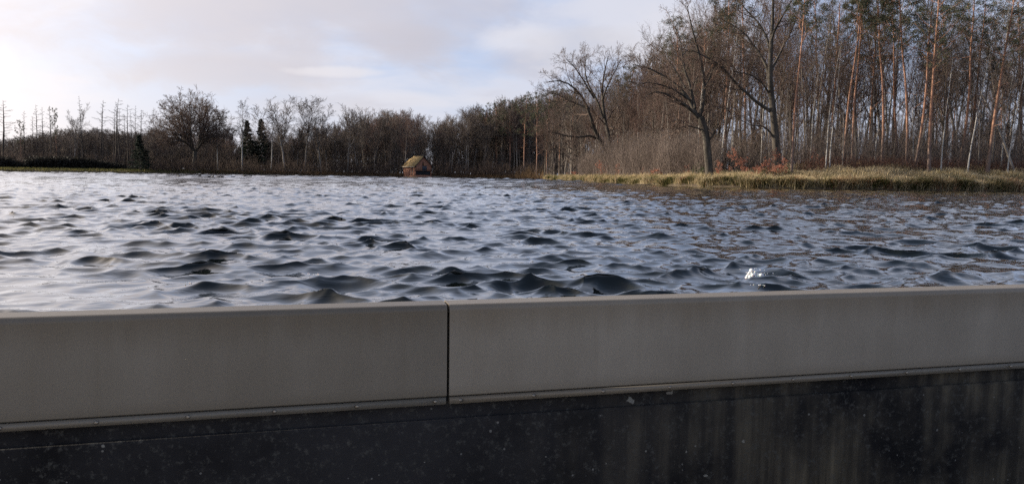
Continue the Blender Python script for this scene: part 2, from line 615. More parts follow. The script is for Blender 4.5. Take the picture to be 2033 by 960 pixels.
t.link(t.vmath('ADD', O, t.vmath('MULTIPLY', t.noise(O, 20, 2, 0.5, out='Color'), (0.06, 0.06, 0.06))), vo.inputs['Vector'])
vs = t.node('ShaderNodeSeparateColor'); t.link(vo.outputs['Color'], vs.inputs[0])
rad_ = t.math('MULTIPLY', t.math('POWER', vs.outputs[0], 5.0), 0.20)
spot = t.smooth(t.math('SUBTRACT', rad_, vo.outputs['Distance']), 0.0, 0.03)
c = t.mix(t.math('MULTIPLY', spot, 0.8), c, (0.24, 0.24, 0.22))
vo2 = t.node('ShaderNodeTexVoronoi'); vo2.inputs['Scale'].default_value = 34.0
t.link(O, vo2.inputs['Vector'])
vs2 = t.node('ShaderNodeSeparateColor'); t.link(vo2.outputs['Color'], vs2.inputs[0])
spot2 = t.smooth(t.math('SUBTRACT', t.math('MULTIPLY', t.math('POWER', vs2.outputs[0], 7.0), 0.22), vo2.outputs['Distance']), 0.0, 0.05)
c = t.mix(t.math('MULTIPLY', spot2, 0.7), c, (0.20, 0.20, 0.19))
t.link(c, p.inputs['Base Color'])
p.inputs['Roughness'].default_value = 0.8
p.inputs['Specular IOR Level'].default_value = 0.15
bb = t.node('ShaderNodeBump'); bb.inputs['Strength'].default_value = 0.5; bb.inputs['Distance'].default_value = 0.006
t.link(fine, bb.inputs['Height']); t.link(bb.outputs[0], p.inputs['Normal'])
M['concrete'] = m


def plain(name, c, rough=0.8, nscale=4.0, amp=0.25):
    m, t, p = material(name)
    g = t.node('ShaderNodeTexCoord')
    n = t.noise(g.outputs['Object'], nscale, 5, 0.6)
    t.link(t.ramp(n, [(0.3, tuple(x * (1 - amp) for x in c)), (0.7, tuple(x * (1 + amp) for x in c))]), p.inputs['Base Color'])
    p.inputs['Roughness'].default_value = rough
    return m


m, t, p = material('house_brick')
g = t.node('ShaderNodeTexCoord')
bt = t.node('ShaderNodeTexBrick')
mp = t.node('ShaderNodeMapping'); t.link(g.outputs['Generated'], mp.inputs[0])
t.link(mp.outputs[0], bt.inputs['Vector'])
n = t.noise(g.outputs['Object'], 1.5, 5, 0.65)
t.link(t.ramp(n, [(0.3, (0.24, 0.105, 0.065)), (0.7, (0.38, 0.185, 0.115))]), p.inputs['Base Color'])
p.inputs['Roughness'].default_value = 0.9
M['brick'] = m
M['roof'] = plain('mossy_roof', (0.30, 0.205, 0.085), 0.9, 2.5, 0.5)
M['dark_wood'] = plain('tarred_boards', (0.014, 0.016, 0.022), 0.8)
M['shutter'] = plain('grey_blue_shutter', (0.05, 0.062, 0.08), 0.7)
M['gutter'] = plain('pale_fascia', (0.45, 0.42, 0.36), 0.6)
M['stone'] = plain('quay_stone', (0.22, 0.20, 0.16), 0.9)
M['path'] = plain('concrete_path', (0.30, 0.285, 0.255), 0.85, 2.0)
M['bounce_concrete'] = plain('pale_bounce_concrete', (0.34, 0.315, 0.27), 0.85, 1.5)  # pale colour chosen to bounce warm light onto the facing coping and wall
M['duck'] = plain('duck_feathers', (0.02, 0.018, 0.017), 0.7, 30)
M['duck_bill'] = plain('duck_bill', (0.20, 0.15, 0.05), 0.5)
m, t, p = material('foam')
p.inputs['Base Color'].default_value = (0.86, 0.88, 0.88, 1)
p.inputs['Roughness'].default_value = 0.6
p.inputs['Subsurface Weight'].default_value = 0.2
M['foam'] = m

# ------------------------------------------------------------------ shoreline and ground
far = [(0, 195), (150, 200), (300, 206), (500, 214), (700, 219), (850, 219), (960, 214), (1040, 207)]
shore = [(-330, 60), (-230, 140), (-165, 178)] + [(gx(a, b), b) for a, b in far]
spit = [(1090, 200), (1085, 178), (1078, 160), (1100, 140), (1145, 118), (1200, 98), (1255, 84), (1320, 73), (1400, 66.5), (1500, 63.5), (1600, 62), (1800, 61), (1950, 61.5), (2033, 62.5), (2200, 64)]
shore += [(gx(a, b), b) for a, b in spit]
NEAR_FROM = 3 + len(far)
shore += [(75, 66), (120, 60), (190, 20), (220, -80), (120, -170), (-120, -180), (-290, -90)]
shore = np.array(shore)


def cat_loop(P, k=6):
    out = []
    n = len(P)
    for i in range(n):
        p0, p1, p2, p3 = P[i - 1], P[i], P[(i + 1) % n], P[(i + 2) % n]
        for j in range(k):
            u = j / k
            out.append(0.5 * ((2 * p1) + (-p0 + p2) * u + (2 * p0 - 5 * p1 + 4 * p2 - p3) * u * u + (-p0 + 3 * p1 - 3 * p2 + p3) * u ** 3))
    return np.array(out)


SH = cat_loop(shore)


def sdf(X, Y):
    """distance to the shoreline, negative on the lake"""
    pts = np.stack([np.ravel(X), np.ravel(Y)], axis=1)
    best = np.full(len(pts), 1e18)
    ins = np.zeros(len(pts), bool)
    A, B = SH, np.roll(SH, -1, axis=0)
    for a, b in zip(A, B):
        ab = b - a
        u = np.clip(((pts - a) @ ab) / max(ab @ ab, 1e-9), 0, 1)
        d = pts - a - u[:, None] * ab
        best = np.minimum(best, (d * d).sum(1))
        cond = (a[1] > pts[:, 1]) != (b[1] > pts[:, 1])
        xx = a[0] + (pts[:, 1] - a[1]) / (b[1] - a[1] + 1e-12) * (b[0] - a[0])
        ins ^= cond & (pts[:, 0] < xx)
    s = np.sqrt(best)
    return np.where(ins, -s, s).reshape(np.shape(X))


def vnoise(x, y, f, seed=0):
    a = np.sin(x * f + 1.3 + seed) * np.cos(y * f * 1.1 + 0.7 * seed)
    b = np.sin(x * f * 2.3 + y * f * 1.7 + 2.1 + seed) * 0.5
    c = np.cos(y * f * 3.9 - x * f * 3.1 + seed * 1.7) * 0.25
    return (a + b + c) / 1.75


def ground_z(X, Y, d=None):
    X = np.asarray(X, float); Y = np.asarray(Y, float)
    if d is None:
        d = sdf(X, Y)
    rise = 0.35 + 1.35 * np.clip((X - 17) / 14, 0, 1) * (Y < 150) + 0.25 * (Y < 170)
    rise = np.where(Y > 170, 0.6, rise)
    land = 0.38 * (1 - np.exp(-np.maximum(d, 0) / 0.35)) + rise * (1 - np.exp(-np.maximum(d, 0) / 7.0)) + 0.08 * vnoise(X, Y, 0.6) * np.clip(d, 0, 1)
    return np.where(d > 0, land, np.maximum(d * 0.7, -2.6))


xs = np.unique(np.concatenate([-np.geomspace(160, 2500, 14), np.arange(-160, -10, 4.0), np.arange(-10, 4, 1.5), np.arange(4, 52, 0.6), np.arange(52, 100, 3.0), np.geomspace(100, 2500, 14)]))
ys = np.unique(np.concatenate([-np.geomspace(20, 2500, 14), np.arange(-20, 54, 6.0), np.arange(54, 74, 0.5), np.arange(74, 165, 1.5), np.arange(165, 190, 3), np.arange(190, 226, 1.0), np.arange(226, 300, 6), np.geomspace(300, 3000, 12)]))
GX, GY = np.meshgrid(xs, ys)
GD = sdf(GX, GY)
GZ = ground_z(GX, GY, GD)
nx, ny = len(xs), len(ys)
ii = np.arange((ny - 1) * nx).reshape(ny - 1, nx)[:, :-1].ravel()
me = mesh_np('ground', np.stack([GX.ravel(), GY.ravel(), GZ.ravel()], 1), np.stack([ii, ii + 1, ii + nx + 1, ii + nx], 1), None, [M['ground']], True)
tag(link(bpy.data.objects.new('ground', me)), kind='structure')

# ------------------------------------------------------------------ sunken path: wall with metal coping
WD = np.array([0.967, 0.2548]); WD = WD / np.linalg.norm(WD)      # along the wall, to the right
WN = np.array([-WD[1], WD[0]])                                    # away from the camera, over the lake
SEAM = at(890.5, 605, 2.97)
COP_TOP = float(SEAM[2])
W0 = SEAM[:2]
D_FACE = float(W0 @ WN)                                           # camera to coping face
WALL_ANG = math.atan2(WD[1], WD[0])
print('coping top', COP_TOP, 'face distance', D_FACE)
COP_H = 0.388
FLOOR = EYE - 1.62


def wall_frame(name):
    return empty(name, (W0[0], W0[1], 0), WALL_ANG)


def rounded(prof_pts, r=0.02, k=4):
    out = []
    n = len(prof_pts)
    for i in range(n):
        p0, p1, p2 = [np.array(prof_pts[j % n], float) for j in (i - 1, i, i + 1)]
        a, b = p0 - p1, p2 - p1
        rr = min(r, np.linalg.norm(a) * 0.45, np.linalg.norm(b) * 0.45)
        a, b = p1 + a / np.linalg.norm(a) * rr, p1 + b / np.linalg.norm(b) * rr
        for j in range(k + 1):
            u = j / k
            out.append((1 - u) ** 2 * a + 2 * u * (1 - u) * p1 + u * u * b)
    return out


def sweep(name, prof, x0, x1, mat, parent, smooth=False, nx=2):
    b = MB()
    pr = [(0, p[0], p[1]) for p in prof]
    b.prism(pr, [(x, 0, 0) for x in np.linspace(x0, x1, nx)])
    k = len(pr)
    me = mesh_np(name, np.array(b.v), b.q, None, [mat], smooth)
    import bmesh
    bm = bmesh.new(); bm.from_mesh(me)
    bm.verts.ensure_lookup_table()
    for base, rev in ((0, True), ((nx - 1) * k, False)):
        vs = [bm.verts[base + i] for i in range(k)]
        f = bm.faces.new(vs[::-1] if rev else vs)
    bmesh.ops.recalc_face_normals(bm, faces=bm.faces)
    bm.to_mesh(me); bm.free()
    return link(bpy.data.objects.new(name, me), parent)


TH = 0.135                                        # coping thickness
BOT = COP_TOP - COP_H
wall = wall_frame('retaining_wall')
tag(wall, 'stained concrete retaining wall capped with long grey metal coping panels beside the lake', 'wall')
# concrete body: upper band, small ledge, lower face
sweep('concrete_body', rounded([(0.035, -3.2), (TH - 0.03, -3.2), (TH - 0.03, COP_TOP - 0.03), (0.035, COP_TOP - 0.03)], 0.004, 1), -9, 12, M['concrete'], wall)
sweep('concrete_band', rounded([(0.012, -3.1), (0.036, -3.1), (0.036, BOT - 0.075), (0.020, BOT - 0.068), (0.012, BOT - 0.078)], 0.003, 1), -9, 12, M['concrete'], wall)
PL = 3.1
screw_mesh = None
for i in range(-2, 4):
    x0, x1 = i * PL + 0.005, (i + 1) * PL - 0.005
    prof = [(0.0, BOT + 0.022), (TH, BOT + 0.022), (TH, COP_TOP), (0.0, COP_TOP)]
    # rounded nose along the top
    pr = [(0.0, BOT + 0.030), (0.004, BOT + 0.026), (TH, BOT + 0.026)]
    for j in range(7):
        a = j / 6 * math.pi / 2
        pr.append((TH - 0.02 + 0.02 * math.cos(a), COP_TOP - 0.02 + 0.02 * math.sin(a)))
    for j in range(7):
        a = math.pi / 2 + j / 6 * math.pi / 2
        pr.append((0.022 + 0.022 * math.cos(a), COP_TOP - 0.022 + 0.022 * math.sin(a)))
    pan = sweep('coping_panel', pr, x0, x1, M['coping'], wall, False, 2)
    pan['tone'] = -0.24 if i < 0 else 0.10  # light falloff put into the colour: darker left panels, lighter right ones
    for pf in pan.data.polygons:
        pf.use_smooth = False
    fl = sweep('flange', [(-0.002, BOT - 0.004), (0.034, BOT - 0.004), (0.034, BOT + 0.021), (0.006, BOT + 0.021)], x0 + 0.002, x1 - 0.002, M['coping'], pan)
    if screw_mesh is None:
        b = MB()
        k = 8
        for ring, (rr, yy) in enumerate(((0.0075, 0.0), (0.0075, -0.004), (0.004, -0.007))):
            b.v += [(rr * math.cos(a * 2 * math.pi / k), yy, rr * math.sin(a * 2 * math.pi / k)) for a in range(k)]
        for rg in range(2):
            for a in range(k):
                b.q.append((rg * k + a, rg * k + (a + 1) % k, rg * k + k + (a + 1) % k, rg * k + k + a))
        b.v.append((0, -0.0075, 0))
        for a in range(k):
            b.t.append((2 * k + a, 2 * k + (a + 1) % k, 3 * k))
        screw_mesh = mesh_np('screw', np.array(b.v), b.q, b.t, [M['screw']])
    if -2 < i < 2:
        for q in range(11):
            o = link(bpy.data.objects.new('screw', screw_mesh), pan)
            o.location = (x0 + 0.045 + q * (PL - 0.1) / 10, 0.0018, BOT + 0.008)

# the other side of the sunken path, behind the photographer
back = wall_frame('retaining_wall')
tag(back, 'concrete retaining wall on the opposite side of the sunken path', 'wall')
BK = -3.45
sweep('concrete_body', rounded([(BK - 0.21, -3.2), (BK - 0.035, -3.2), (BK - 0.035, COP_TOP - 0.03), (BK - 0.21, COP_TOP - 0.03)], 0.004, 1), -9, 12, M['bounce_concrete'], back)
sweep('coping_panel', rounded([(BK - TH, BOT), (BK, BOT), (BK, COP_TOP), (BK - TH, COP_TOP)], 0.03, 4), -9, 12, M['coping'], back)
b = MB()
b.box(-9, 12, BK - 0.03, 0.03, FLOOR - 0.2, FLOOR)
pth = b.build('path', M['path'])
pth.location = (W0[0], W0[1], 0); pth.rotation_euler = (0, 0, WALL_ANG)
tag(pth, kind='structure')

# ------------------------------------------------------------------ lake
rng = np.random.default_rng(11)
phi_n = math.atan2(WN[0], WN[1])                       # azimuth of the wall normal from +Y
fine_a = np.arange(R(-38), R(38), R(0.145))
wide = np.concatenate([np.linspace(phi_n - R(87.5), R(-38), 40)[:-1], fine_a, np.linspace(R(38), phi_n + R(87.5), 40)])
NR = 860
RMAX = 420.0
d_out = D_FACE + TH - 0.02
r0 = d_out / np.cos(wide - phi_n)
RMX = np.maximum(RMAX, r0 * 1.5)
u = np.linspace(0, 1, NR + 1)
RR = r0[:, None] * (RMX / r0)[:, None] ** u[None, :]
WX = RR * np.sin(wide)[:, None]
WY = RR * np.cos(wide)[:, None]
step = RR * np.log(RMX / r0)[:, None] / NR
step_a = np.where(np.abs(wide) < R(38.5), 1.0, 8.0)[:, None] * RR * R(0.145)
step = np.maximum(step, step_a * 0.8)
NW = 270
lam = np.exp(rng.uniform(math.log(0.09), math.log(1.9), NW))
amp = np.exp(-np.log(lam / 0.62) ** 2 / (2 * 0.55 ** 2)) + 0.46 * (lam / 0.6) ** 1.0 * (lam < 0.6)
main = math.atan2(-1.0, 0.22)
th = main + rng.normal(0, 0.60, NW) * (1.0 + 0.45 * (lam < 0.45))
ph = rng.random(NW) * 6.283
amp *= rng.rayleigh(0.8, NW)
amp *= 0.0205 * math.sqrt(2) / math.sqrt((amp ** 2).sum())
print('rms slope', math.sqrt(((amp * 2 * math.pi / lam) ** 2).sum() / 2))
k = 2 * math.pi / lam
HZ = np.zeros_like(WX); HX = np.zeros_like(WX); HY = np.zeros_like(WX)
# gusts: patches of livelier and calmer water
gust = np.clip(0.86 + 0.30 * vnoise(WX, WY, 0.37, 2) + 0.55 * vnoise(WX * 0.7 + 0.2 * WY, WY * 1.1, 1.55, 5), 0.34, 1.6)
smin = step.min(axis=0)
for i in range(NW):
    cx, cy_ = math.cos(th[i]), math.sin(th[i])
    J = int((lam[i] / (1.3 * smin) > 1.0).sum())
    if J < 2:
        continue
    wgt = np.clip(lam[i] / (1.3 * step[:, :J]) - 1.0, 0, 1)
    a = amp[i] * wgt
    arg = k[i] * (WX[:, :J] * cx + WY[:, :J] * cy_) + ph[i]
    HZ[:, :J] += a * np.sin(arg)
    cc = np.cos(arg) * a * 1.7
    HX[:, :J] += cx * cc; HY[:, :J] += cy_ * cc
# longer waves out on the open lake
NF = 44
lam2 = np.exp(rng.uniform(math.log(1.9), math.log(6.0), NF)); k2 = 2 * math.pi / lam2
th2 = main + rng.normal(0, 0.6, NF); ph2 = rng.random(NF) * 6.283
amp2 = lam2 * rng.rayleigh(0.8, NF); amp2 *= 0.13 * math.sqrt(2) / math.sqrt(((amp2 * k2) ** 2).sum())
J0 = int((RR.max(axis=0) < 45).sum())
open_w = np.clip((RR[:, J0:] - 45) / 70, 0, 1)
for i in range(NF):
    HZ[:, J0:] += amp2[i] * open_w * np.sin(k2[i] * (WX[:, J0:] * math.cos(th2[i]) + WY[:, J0:] * math.sin(th2[i])) + ph2[i])
edge = np.clip((RR - r0[:, None]) / 0.25, 0, 1)
edge_land = np.ones_like(RR)
NA = len(wide)
V = np.stack([WX + HX * gust * edge, WY + HY * gust * edge, HZ * gust], axis=-1)
# the waves die down against the banks
farm = RR > 45
dsh = np.full(RR.shape, -50.0)
sub = (slice(None, None, 6), slice(None, None, 4))
V = V.reshape(-1, 3)
ia = (np.arange(NA - 1)[:, None] * (NR + 1) + np.arange(NR)[None, :]).ravel()
Qw = np.stack([ia, ia + 1, ia + NR + 2, ia + NR + 1], 1)
# water on the other side of the path
back_y = BK - TH + 0.02
def wp(a, b):
    q = W0 + WD * a + WN * b
    return (q[0], q[1], 0.0)
V2 = np.array([wp(-400, back_y), wp(400, back_y), wp(400, -300), wp(-400, -300)])
nV = len(V)
V = np.concatenate([V, V2])
Qw = np.concatenate([Qw, [[nV, nV + 3, nV + 2, nV + 1]]])
coarse = np.concatenate([np.clip((step.ravel() - 0.12) / 0.45, 0, 1), np.ones(4)])
me = mesh_np('lake', V, Qw, None, [M['water']], True, {'coarse': coarse})
lake = link(bpy.data.objects.new('lake', me))
tag(lake, kind='structure')
WV = V[:nV]


def water_h(x, y):
    d = (WV[:, 0] - x) ** 2 + (WV[:, 1] - y) ** 2
    return float(WV[int(np.argmin(d)), 2])


def crest_near(x, y, r=0.4):
    d = (WV[:, 0] - x) ** 2 + (WV[:, 1] - y) ** 2
    ids = np.nonzero(d < r * r)[0]
    return WV[ids[np.argmax(WV[ids, 2])]]


# ------------------------------------------------------------------ trees
PROTO = {}


def build_tree(name, trunk_parts, crown_parts, mt, mc, crown_extra=None, leaf_mat=None):
    """meshes of one tree kind: a trunk and a crown"""
    V, Q = merge(trunk_parts)
    tm = mesh_np('trunk', V, Q, None, [mt], True)
    V, Q = merge(crown_parts)
    mi = np.zeros(len(Q), int)
    mats = [mc]
    if crown_extra:
        V2, Q2 = merge(crown_extra)
        Q = np.concatenate([Q, Q2 + len(V)]); V = np.concatenate([V, V2])
        mi = np.concatenate([mi, np.ones(len(Q2), int)])
        mats.append(leaf_mat)
    cm = mesh_np('crown', V, Q, None, mats, True, None, mi)
    PROTO[name] = (tm, cm)
    return PROTO[name]


def trunk_line(rng, H, S, wig, r, end=0.25, lean=(0, 0), flare=1.35):
    P = walk(rng, np.zeros((1, 3)), np.array([[lean[0], lean[1], 1.0]]), np.array([H]), S, wig, 0.06)
    Rd = np.linspace(1, end, S + 1)[None, :] * r
    Rd[:, 0] *= flare
    P[:, 0, 2] -= 0.25
    return P, Rd, np.array([H])


def slender(name, seed, H=18, r=0.17, mt='grey', mc='grey_twig', t0=0.35, n1=17, spread=0.27, twig=0.011, n3=7, up=0.09, ang=42, n2=9, wig=0.035, fork=False):
    g = np.random.default_rng(seed)
    P0, R0, L0 = trunk_line(g, H, 9, wig, r, 0.16)
    trunks = [(P0, R0)]
    T = [tubes(P0, R0, 7)]
    src = (P0, R0, L0)
    if fork:
        Pf, Rf, Lf = grow(g, P0, R0, L0, 2, 0.32, 0.6, 22, 5, 0.62, 0.2, 7, 0.06, 0.06, 0.75, 0.02, 0.2)
        T.append(tubes(Pf, Rf, 6))
        A1 = grow(g, Pf, Rf, Lf, int(n1 * 0.6), 0.2, 1.0, ang, 9, spread * 1.3, 0.45, 5, 0.13, up, 0.5, twig * 1.5, 0.3)
    B1 = grow(g, *src, n1, t0, 1.0, ang, 9, spread, 0.45, 5, 0.13, up, 0.5, twig * 1.5, 0.3)
    L1 = [B1] + ([A1] if fork else [])
    C = []
    for b in L1:
        C.append(tubes(b[0], b[1], 4))
        B2 = grow(g, *b, n2, 0.18, 1.0, 40, 11, 0.45, 0.35, 3, 0.16, up * 0.8, 0.6, twig * 1.1, 0.4)
        C.append(tubes(B2[0], B2[1], 3))
        B3 = grow(g, *B2, n3, 0.15, 1.0, 38, 12, 0.55, 0.3, 2, 0.18, up * 0.6, 0.65, twig, 0.4)
        C.append(tubes(B3[0], B3[1], 3))
    build_tree(name, T, C, M[mt], M[mc])


def spreading(name, seed, H=16, r=0.4, mt='oak', mc='oak_twig', limbs=7, fork=0.28, spread=0.75, twig=0.012, n2=7, n3=6, n4=4, ang=38):
    g = np.random.default_rng(seed)
    P0, R0, L0 = trunk_line(g, H * 0.62, 7, 0.07, r, 0.3)
    T = [tubes(P0, R0, 8)]
    B1 = grow(g, P0, R0, L0, limbs, fork, 1.0, ang, 12, spread, 0.25, 7, 0.10, 0.05, 0.62, 0.04, 0.22)
    T.append(tubes(B1[0], B1[1], 6))
    B2 = grow(g, *B1, n2, 0.2, 1.0, 42, 12, 0.42, 0.35, 5, 0.15, 0.05, 0.6, 0.02, 0.3)
    B3 = grow(g, *B2, n3, 0.2, 1.0, 42, 12, 0.5, 0.35, 3, 0.18, 0.05, 0.6, twig * 1.3, 0.35)
    B4 = grow(g, *B3, n4, 0.2, 1.0, 40, 14, 0.55, 0.3, 2, 0.2, 0.04, 0.65, twig, 0.4)
    C = [tubes(B2[0], B2[1], 5), tubes(B3[0], B3[1], 3), tubes(B4[0], B4[1], 3)]
    build_tree(name, T, C, M[mt], M[mc])


def birch(name, seed, H=18, r=0.13, twig=0.010):
    g = np.random.default_rng(seed)
    P0, R0, L0 = trunk_line(g, H, 9, 0.035, r, 0.12)
    B1 = grow(g, P0, R0, L0, 18, 0.42, 1.0, 34, 8, 0.22, 0.45, 5, 0.10, 0.02, 0.45, twig * 1.4, 0.3)
    B2 = grow(g, *B1, 7, 0.2, 1.0, 38, 11, 0.5, 0.3, 4, 0.12, -0.10, 0.55, twig, 0.5)
    B3 = grow(g, *B2, 5, 0.15, 1.0, 30, 12, 0.7, 0.3, 3, 0.12, -0.22, 0.7, twig, 0.6)
    build_tree(name, [tubes(P0, R0, 7)], [tubes(B1[0], B1[1], 4), tubes(B2[0], B2[1], 3), tubes(B3[0], B3[1], 3)], M['birch'], M['birch_twig'])


def larch(name, seed, H=19, r=0.30, n=46, t0=0.22, ln=0.17, droop=-0.02):
    g = np.random.default_rng(seed)
    P0, R0, L0 = trunk_line(g, H, 9, 0.018, r, 0.08)
    B1 = grow(g, P0, R0, L0, n, t0, 0.985, 84, 9, ln, 0.8, 5, 0.05, 0.055, 0.26, 0.042, 0.6, 0.9, lv=0.35)
    B2 = grow(g, *B1, 8, 0.2, 1.0, 55, 12, 0.26, 0.3, 2, 0.12, 0.02, 0.6, 0.022, 0.5, flat=0.6)
    build_tree(name, [tubes(P0, R0, 7)], [tubes(B1[0], B1[1], 4), tubes(B2[0], B2[1], 3)], M['larch'], M['larch'])


def pine(name, seed, H=22, r=0.2, crown=0.62, n1=20, leaf=0.055, per=30, ln=0.17, lean=(0, 0)):
    g = np.random.default_rng(seed)
    P0, R0, L0 = trunk_line(g, H, 10, 0.03, r, 0.28, lean, 1.25)
    B1 = grow(g, P0, R0, L0, n1, crown, 1.0, 68, 12, ln, 0.35, 5, 0.14, 0.07, 0.4, 0.02, 0.35)
    Bd = grow(g, P0, R0, L0, 12, 0.25, crown, 80, 12, 0.07, 0.2, 3, 0.12, -0.02, 0.2, 0.014, 0.5)      # dead snags
    B2 = grow(g, *B1, 6, 0.3, 1.0, 45, 12, 0.4, 0.3, 3, 0.15, 0.08, 0.55, 0.012, 0.5)
    tips = np.concatenate([B2[0][:, -1], B2[0][:, -2], B1[0][:, -1]])
    tips = tips[g.random(len(tips)) < 0.55]
    lv = leaf_cards(g, tips, leaf, per, 0.20, 6.0, 0.7)
    build_tree(name, [tubes(P0, R0, 8)], [tubes(B1[0], B1[1], 4), tubes(Bd[0], Bd[1], 3), tubes(B2[0], B2[1], 3)], M['pine'], M['pine'], [lv], M['needle'])


def spruce(name, seed, H=12, r=0.14, w=0.26):
    g = np.random.default_rng(seed)
    P0, R0, L0 = trunk_line(g, H, 8, 0.008, r, 0.08)
    B1 = grow(g, P0, R0, L0, 90, 0.04, 0.99, 92, 7, w, 0.93, 4, 0.05, 0.03, 0.22, 0.012, 0.5, lv=0.15)
    B2 = grow(g, *B1, 7, 0.15, 1.0, 50, 8, 0.34, 0.5, 2, 0.08, -0.06, 0.6, 0.01, 0.6, flat=0.5)
    tips = np.concatenate([B2[0].reshape(-1, 3), B1[0][:, 1:].reshape(-1, 3)])
    lv = leaf_cards(g, tips, 0.15, 5, 0.10, 2.4, 0.8)
    build_tree(name, [tubes(P0, R0, 7)], [tubes(B1[0], B1[1], 3), tubes(B2[0], B2[1], 3)], M['larch'], M['larch'], [lv], M['spruce'])


def sapling(name, seed, H=2.6, leaf='copper', n=11, per=7, size=0.085, wide=0.55):
    g = np.random.default_rng(seed)
    P0, R0, L0 = trunk_line(g, H, 6, 0.08, 0.025, 0.3)
    B1 = grow(g, P0, R0, L0, n, 0.12, 1.0, 52, 12, wide, 0.55, 4, 0.15, 0.06, 0.5, 0.008, 0.5)
    B2 = grow(g, *B1, 4, 0.25, 1.0, 42, 12, 0.45, 0.3, 3, 0.15, 0.03, 0.6, 0.006, 0.5)
    tips = np.concatenate([B2[0][:, 1:].reshape(-1, 3), B1[0][:, 2:].reshape(-1, 3)])
    tips = tips[g.random(len(tips)) < 0.36]
    lv = leaf_cards(g, tips, size, per, 0.085, 1.7)
    build_tree(name, [tubes(P0, R0, 5)], [tubes(B1[0], B1[1], 3), tubes(B2[0], B2[1], 3)], M['thicket'], M['thicket'], [lv], M[leaf])


# far kinds have sturdier twigs so that they hold at 200 m
slender('far_a', 1, 18, 0.20, twig=0.026, n3=6, fork=True, n1=17)
slender('far_b', 2, 18, 0.18, twig=0.026, n3=7, t0=0.36, n1=21)
slender('far_c', 3, 18, 0.22, twig=0.028, n3=5, t0=0.30, spread=0.34, n1=18, fork=True, n2=8)
slender('far_red', 4, 18, 0.22, mc='red_twig', twig=0.028, n3=6, t0=0.33, spread=0.36, n1=20)
slender('far_low', 5, 10, 0.15, twig=0.026, n3=6, t0=0.04, spread=0.34, n1=20)
slender('near_a', 6, 20, 0.19, twig=0.0095, n3=6, t0=0.34, n1=20)
slender('near_b', 7, 20, 0.17, twig=0.0095, n3=7, t0=0.42, fork=True, n1=16)
slender('near_c', 8, 20, 0.27, mt='oak', mc='oak_twig', ang=48, twig=0.0095, n3=6, t0=0.30, spread=0.32, fork=True, n1=16)
slender('near_red', 9, 20, 0.15, mc='red_twig', twig=0.0095, n3=6, t0=0.33, spread=0.3, n1=19)
slender('pole', 10, 12, 0.075, twig=0.008, n3=4, t0=0.35, n1=12, spread=0.2, n2=5, wig=0.05)
slender('pole_b', 12, 10, 0.06, mt='thicket', mc='thicket', twig=0.007, n3=4, t0=0.2, n1=13, spread=0.22, n2=5, wig=0.07)
birch('far_birch', 31, 18, 0.26, 0.026)
birch('near_birch', 32, 19, 0.12, 0.008)
birch('near_birch_b', 33, 17, 0.10, 0.008)
larch('larch_a', 41)
larch('larch_b', 42, n=36, t0=0.3, ln=0.14)
larch('larch_c', 43, n=30, t0=0.4, ln=0.19)
pine('pine_a', 51, lean=(0.02, 0.0))
pine('pine_b', 52, r=0.17, crown=0.68, ln=0.15)
pine('pine_c', 53, r=0.24, crown=0.58, n1=24, ln=0.2)
pine('far_pine', 54, r=0.22, crown=0.5, n1=22, leaf=0.09, per=20, ln=0.17)
spruce('spruce', 61)
sapling('beech_a', 71)
sapling('beech_b', 72, 3.2, n=14)
sapling('beech_c', 73, 1.6, n=8, wide=0.7)
sapling('holly', 74, 2.2, 'holly', n=14, per=9, size=0.07)

ORIG = {}


def place(kind, name, x, y, h, label, cat, group=None, rz=None, z=None, wide=1.0, g=np.random.default_rng(99), tilt=(0, 0)):
    tm, cm = PROTO[kind]
    H = HEI[kind]
    s = h / H
    if z is None:
        z = float(ground_z(np.array([x]), np.array([y]))[0]) - 0.08
    o = empty(name, (x, y, z), g.random() * 6.283 if rz is None else rz, (s * wide, s * wide, s))
    o.rotation_euler[0], o.rotation_euler[1] = tilt
    a = link(bpy.data.objects.new('trunk', tm), o)
    c = link(bpy.data.objects.new('crown', cm), o)
    ORIG.setdefault(kind, (a, c))
    tag(o, label, cat, group)
    return o


HEI = {}
for kk, (tm, cm) in PROTO.items():
    co = np.empty(len(cm.vertices) * 3, np.float32)
    cm.vertices.foreach_get('co', co)
    HEI[kk] = float(np.percentile(co.reshape(-1, 3)[:, 2], 99.7))


def ptree(kind, name, px, ytop, Y, label, cat, group=None, wide=1.0, tilt=(0, 0), rz=None):
    """tree whose foot is seen at column px at depth Y and whose top is at row ytop"""
    x = gx(px, Y)
    z = float(ground_z(np.array([x]), np.array([Y]))[0]) - 0.08
    h = at(px, ytop, Y)[2] - z
    return place(kind, name, x, Y, h, label, cat, group, z=z, wide=wide, tilt=tilt, rz=rz)


# ---- the larches beyond the far left bank
G = 'bare conifers over the low wood'
LBL = 'bare dead conifer with short level branches rising above the low dark wood'
for px, yt, kd, w in ((6, 200, 'larch_a', 1.35), (48, 221, 'larch_b', .8), (74, 209, 'larch_a', .9), (87, 214, 'larch_b', .8), (101, 211, 'larch_a', .9),
                      (200, 200, 'larch_c', 1.0), (205, 221, 'larch_b', .7), (225, 215, 'larch_b', .7), (230, 197, 'larch_c', 1.1), (235, 217, 'larch_b', .7), (240, 208, 'larch_b', .8),
                      (247, 227, 'larch_b', .7), (255, 209, 'larch_c', .9), (262, 221, 'larch_b', .7), (269, 211, 'larch_a', .7), (279, 219, 'larch_a', 1.1), (-8, 240, 'larch_b', .9), (66, 232, 'larch_b', .8)):
    ptree(kd, 'bare_conifer', px, yt, 216 + (px * 7) % 13, LBL, 'tree', G, wide=w, tilt=(0, R((px * 37) % 5 - 3)))
ptree('larch_a', 'bare_conifer', 165, 192, 218, 'tallest bare conifer with a thin spire beside the rounded bare crown', 'tree', wide=.6)
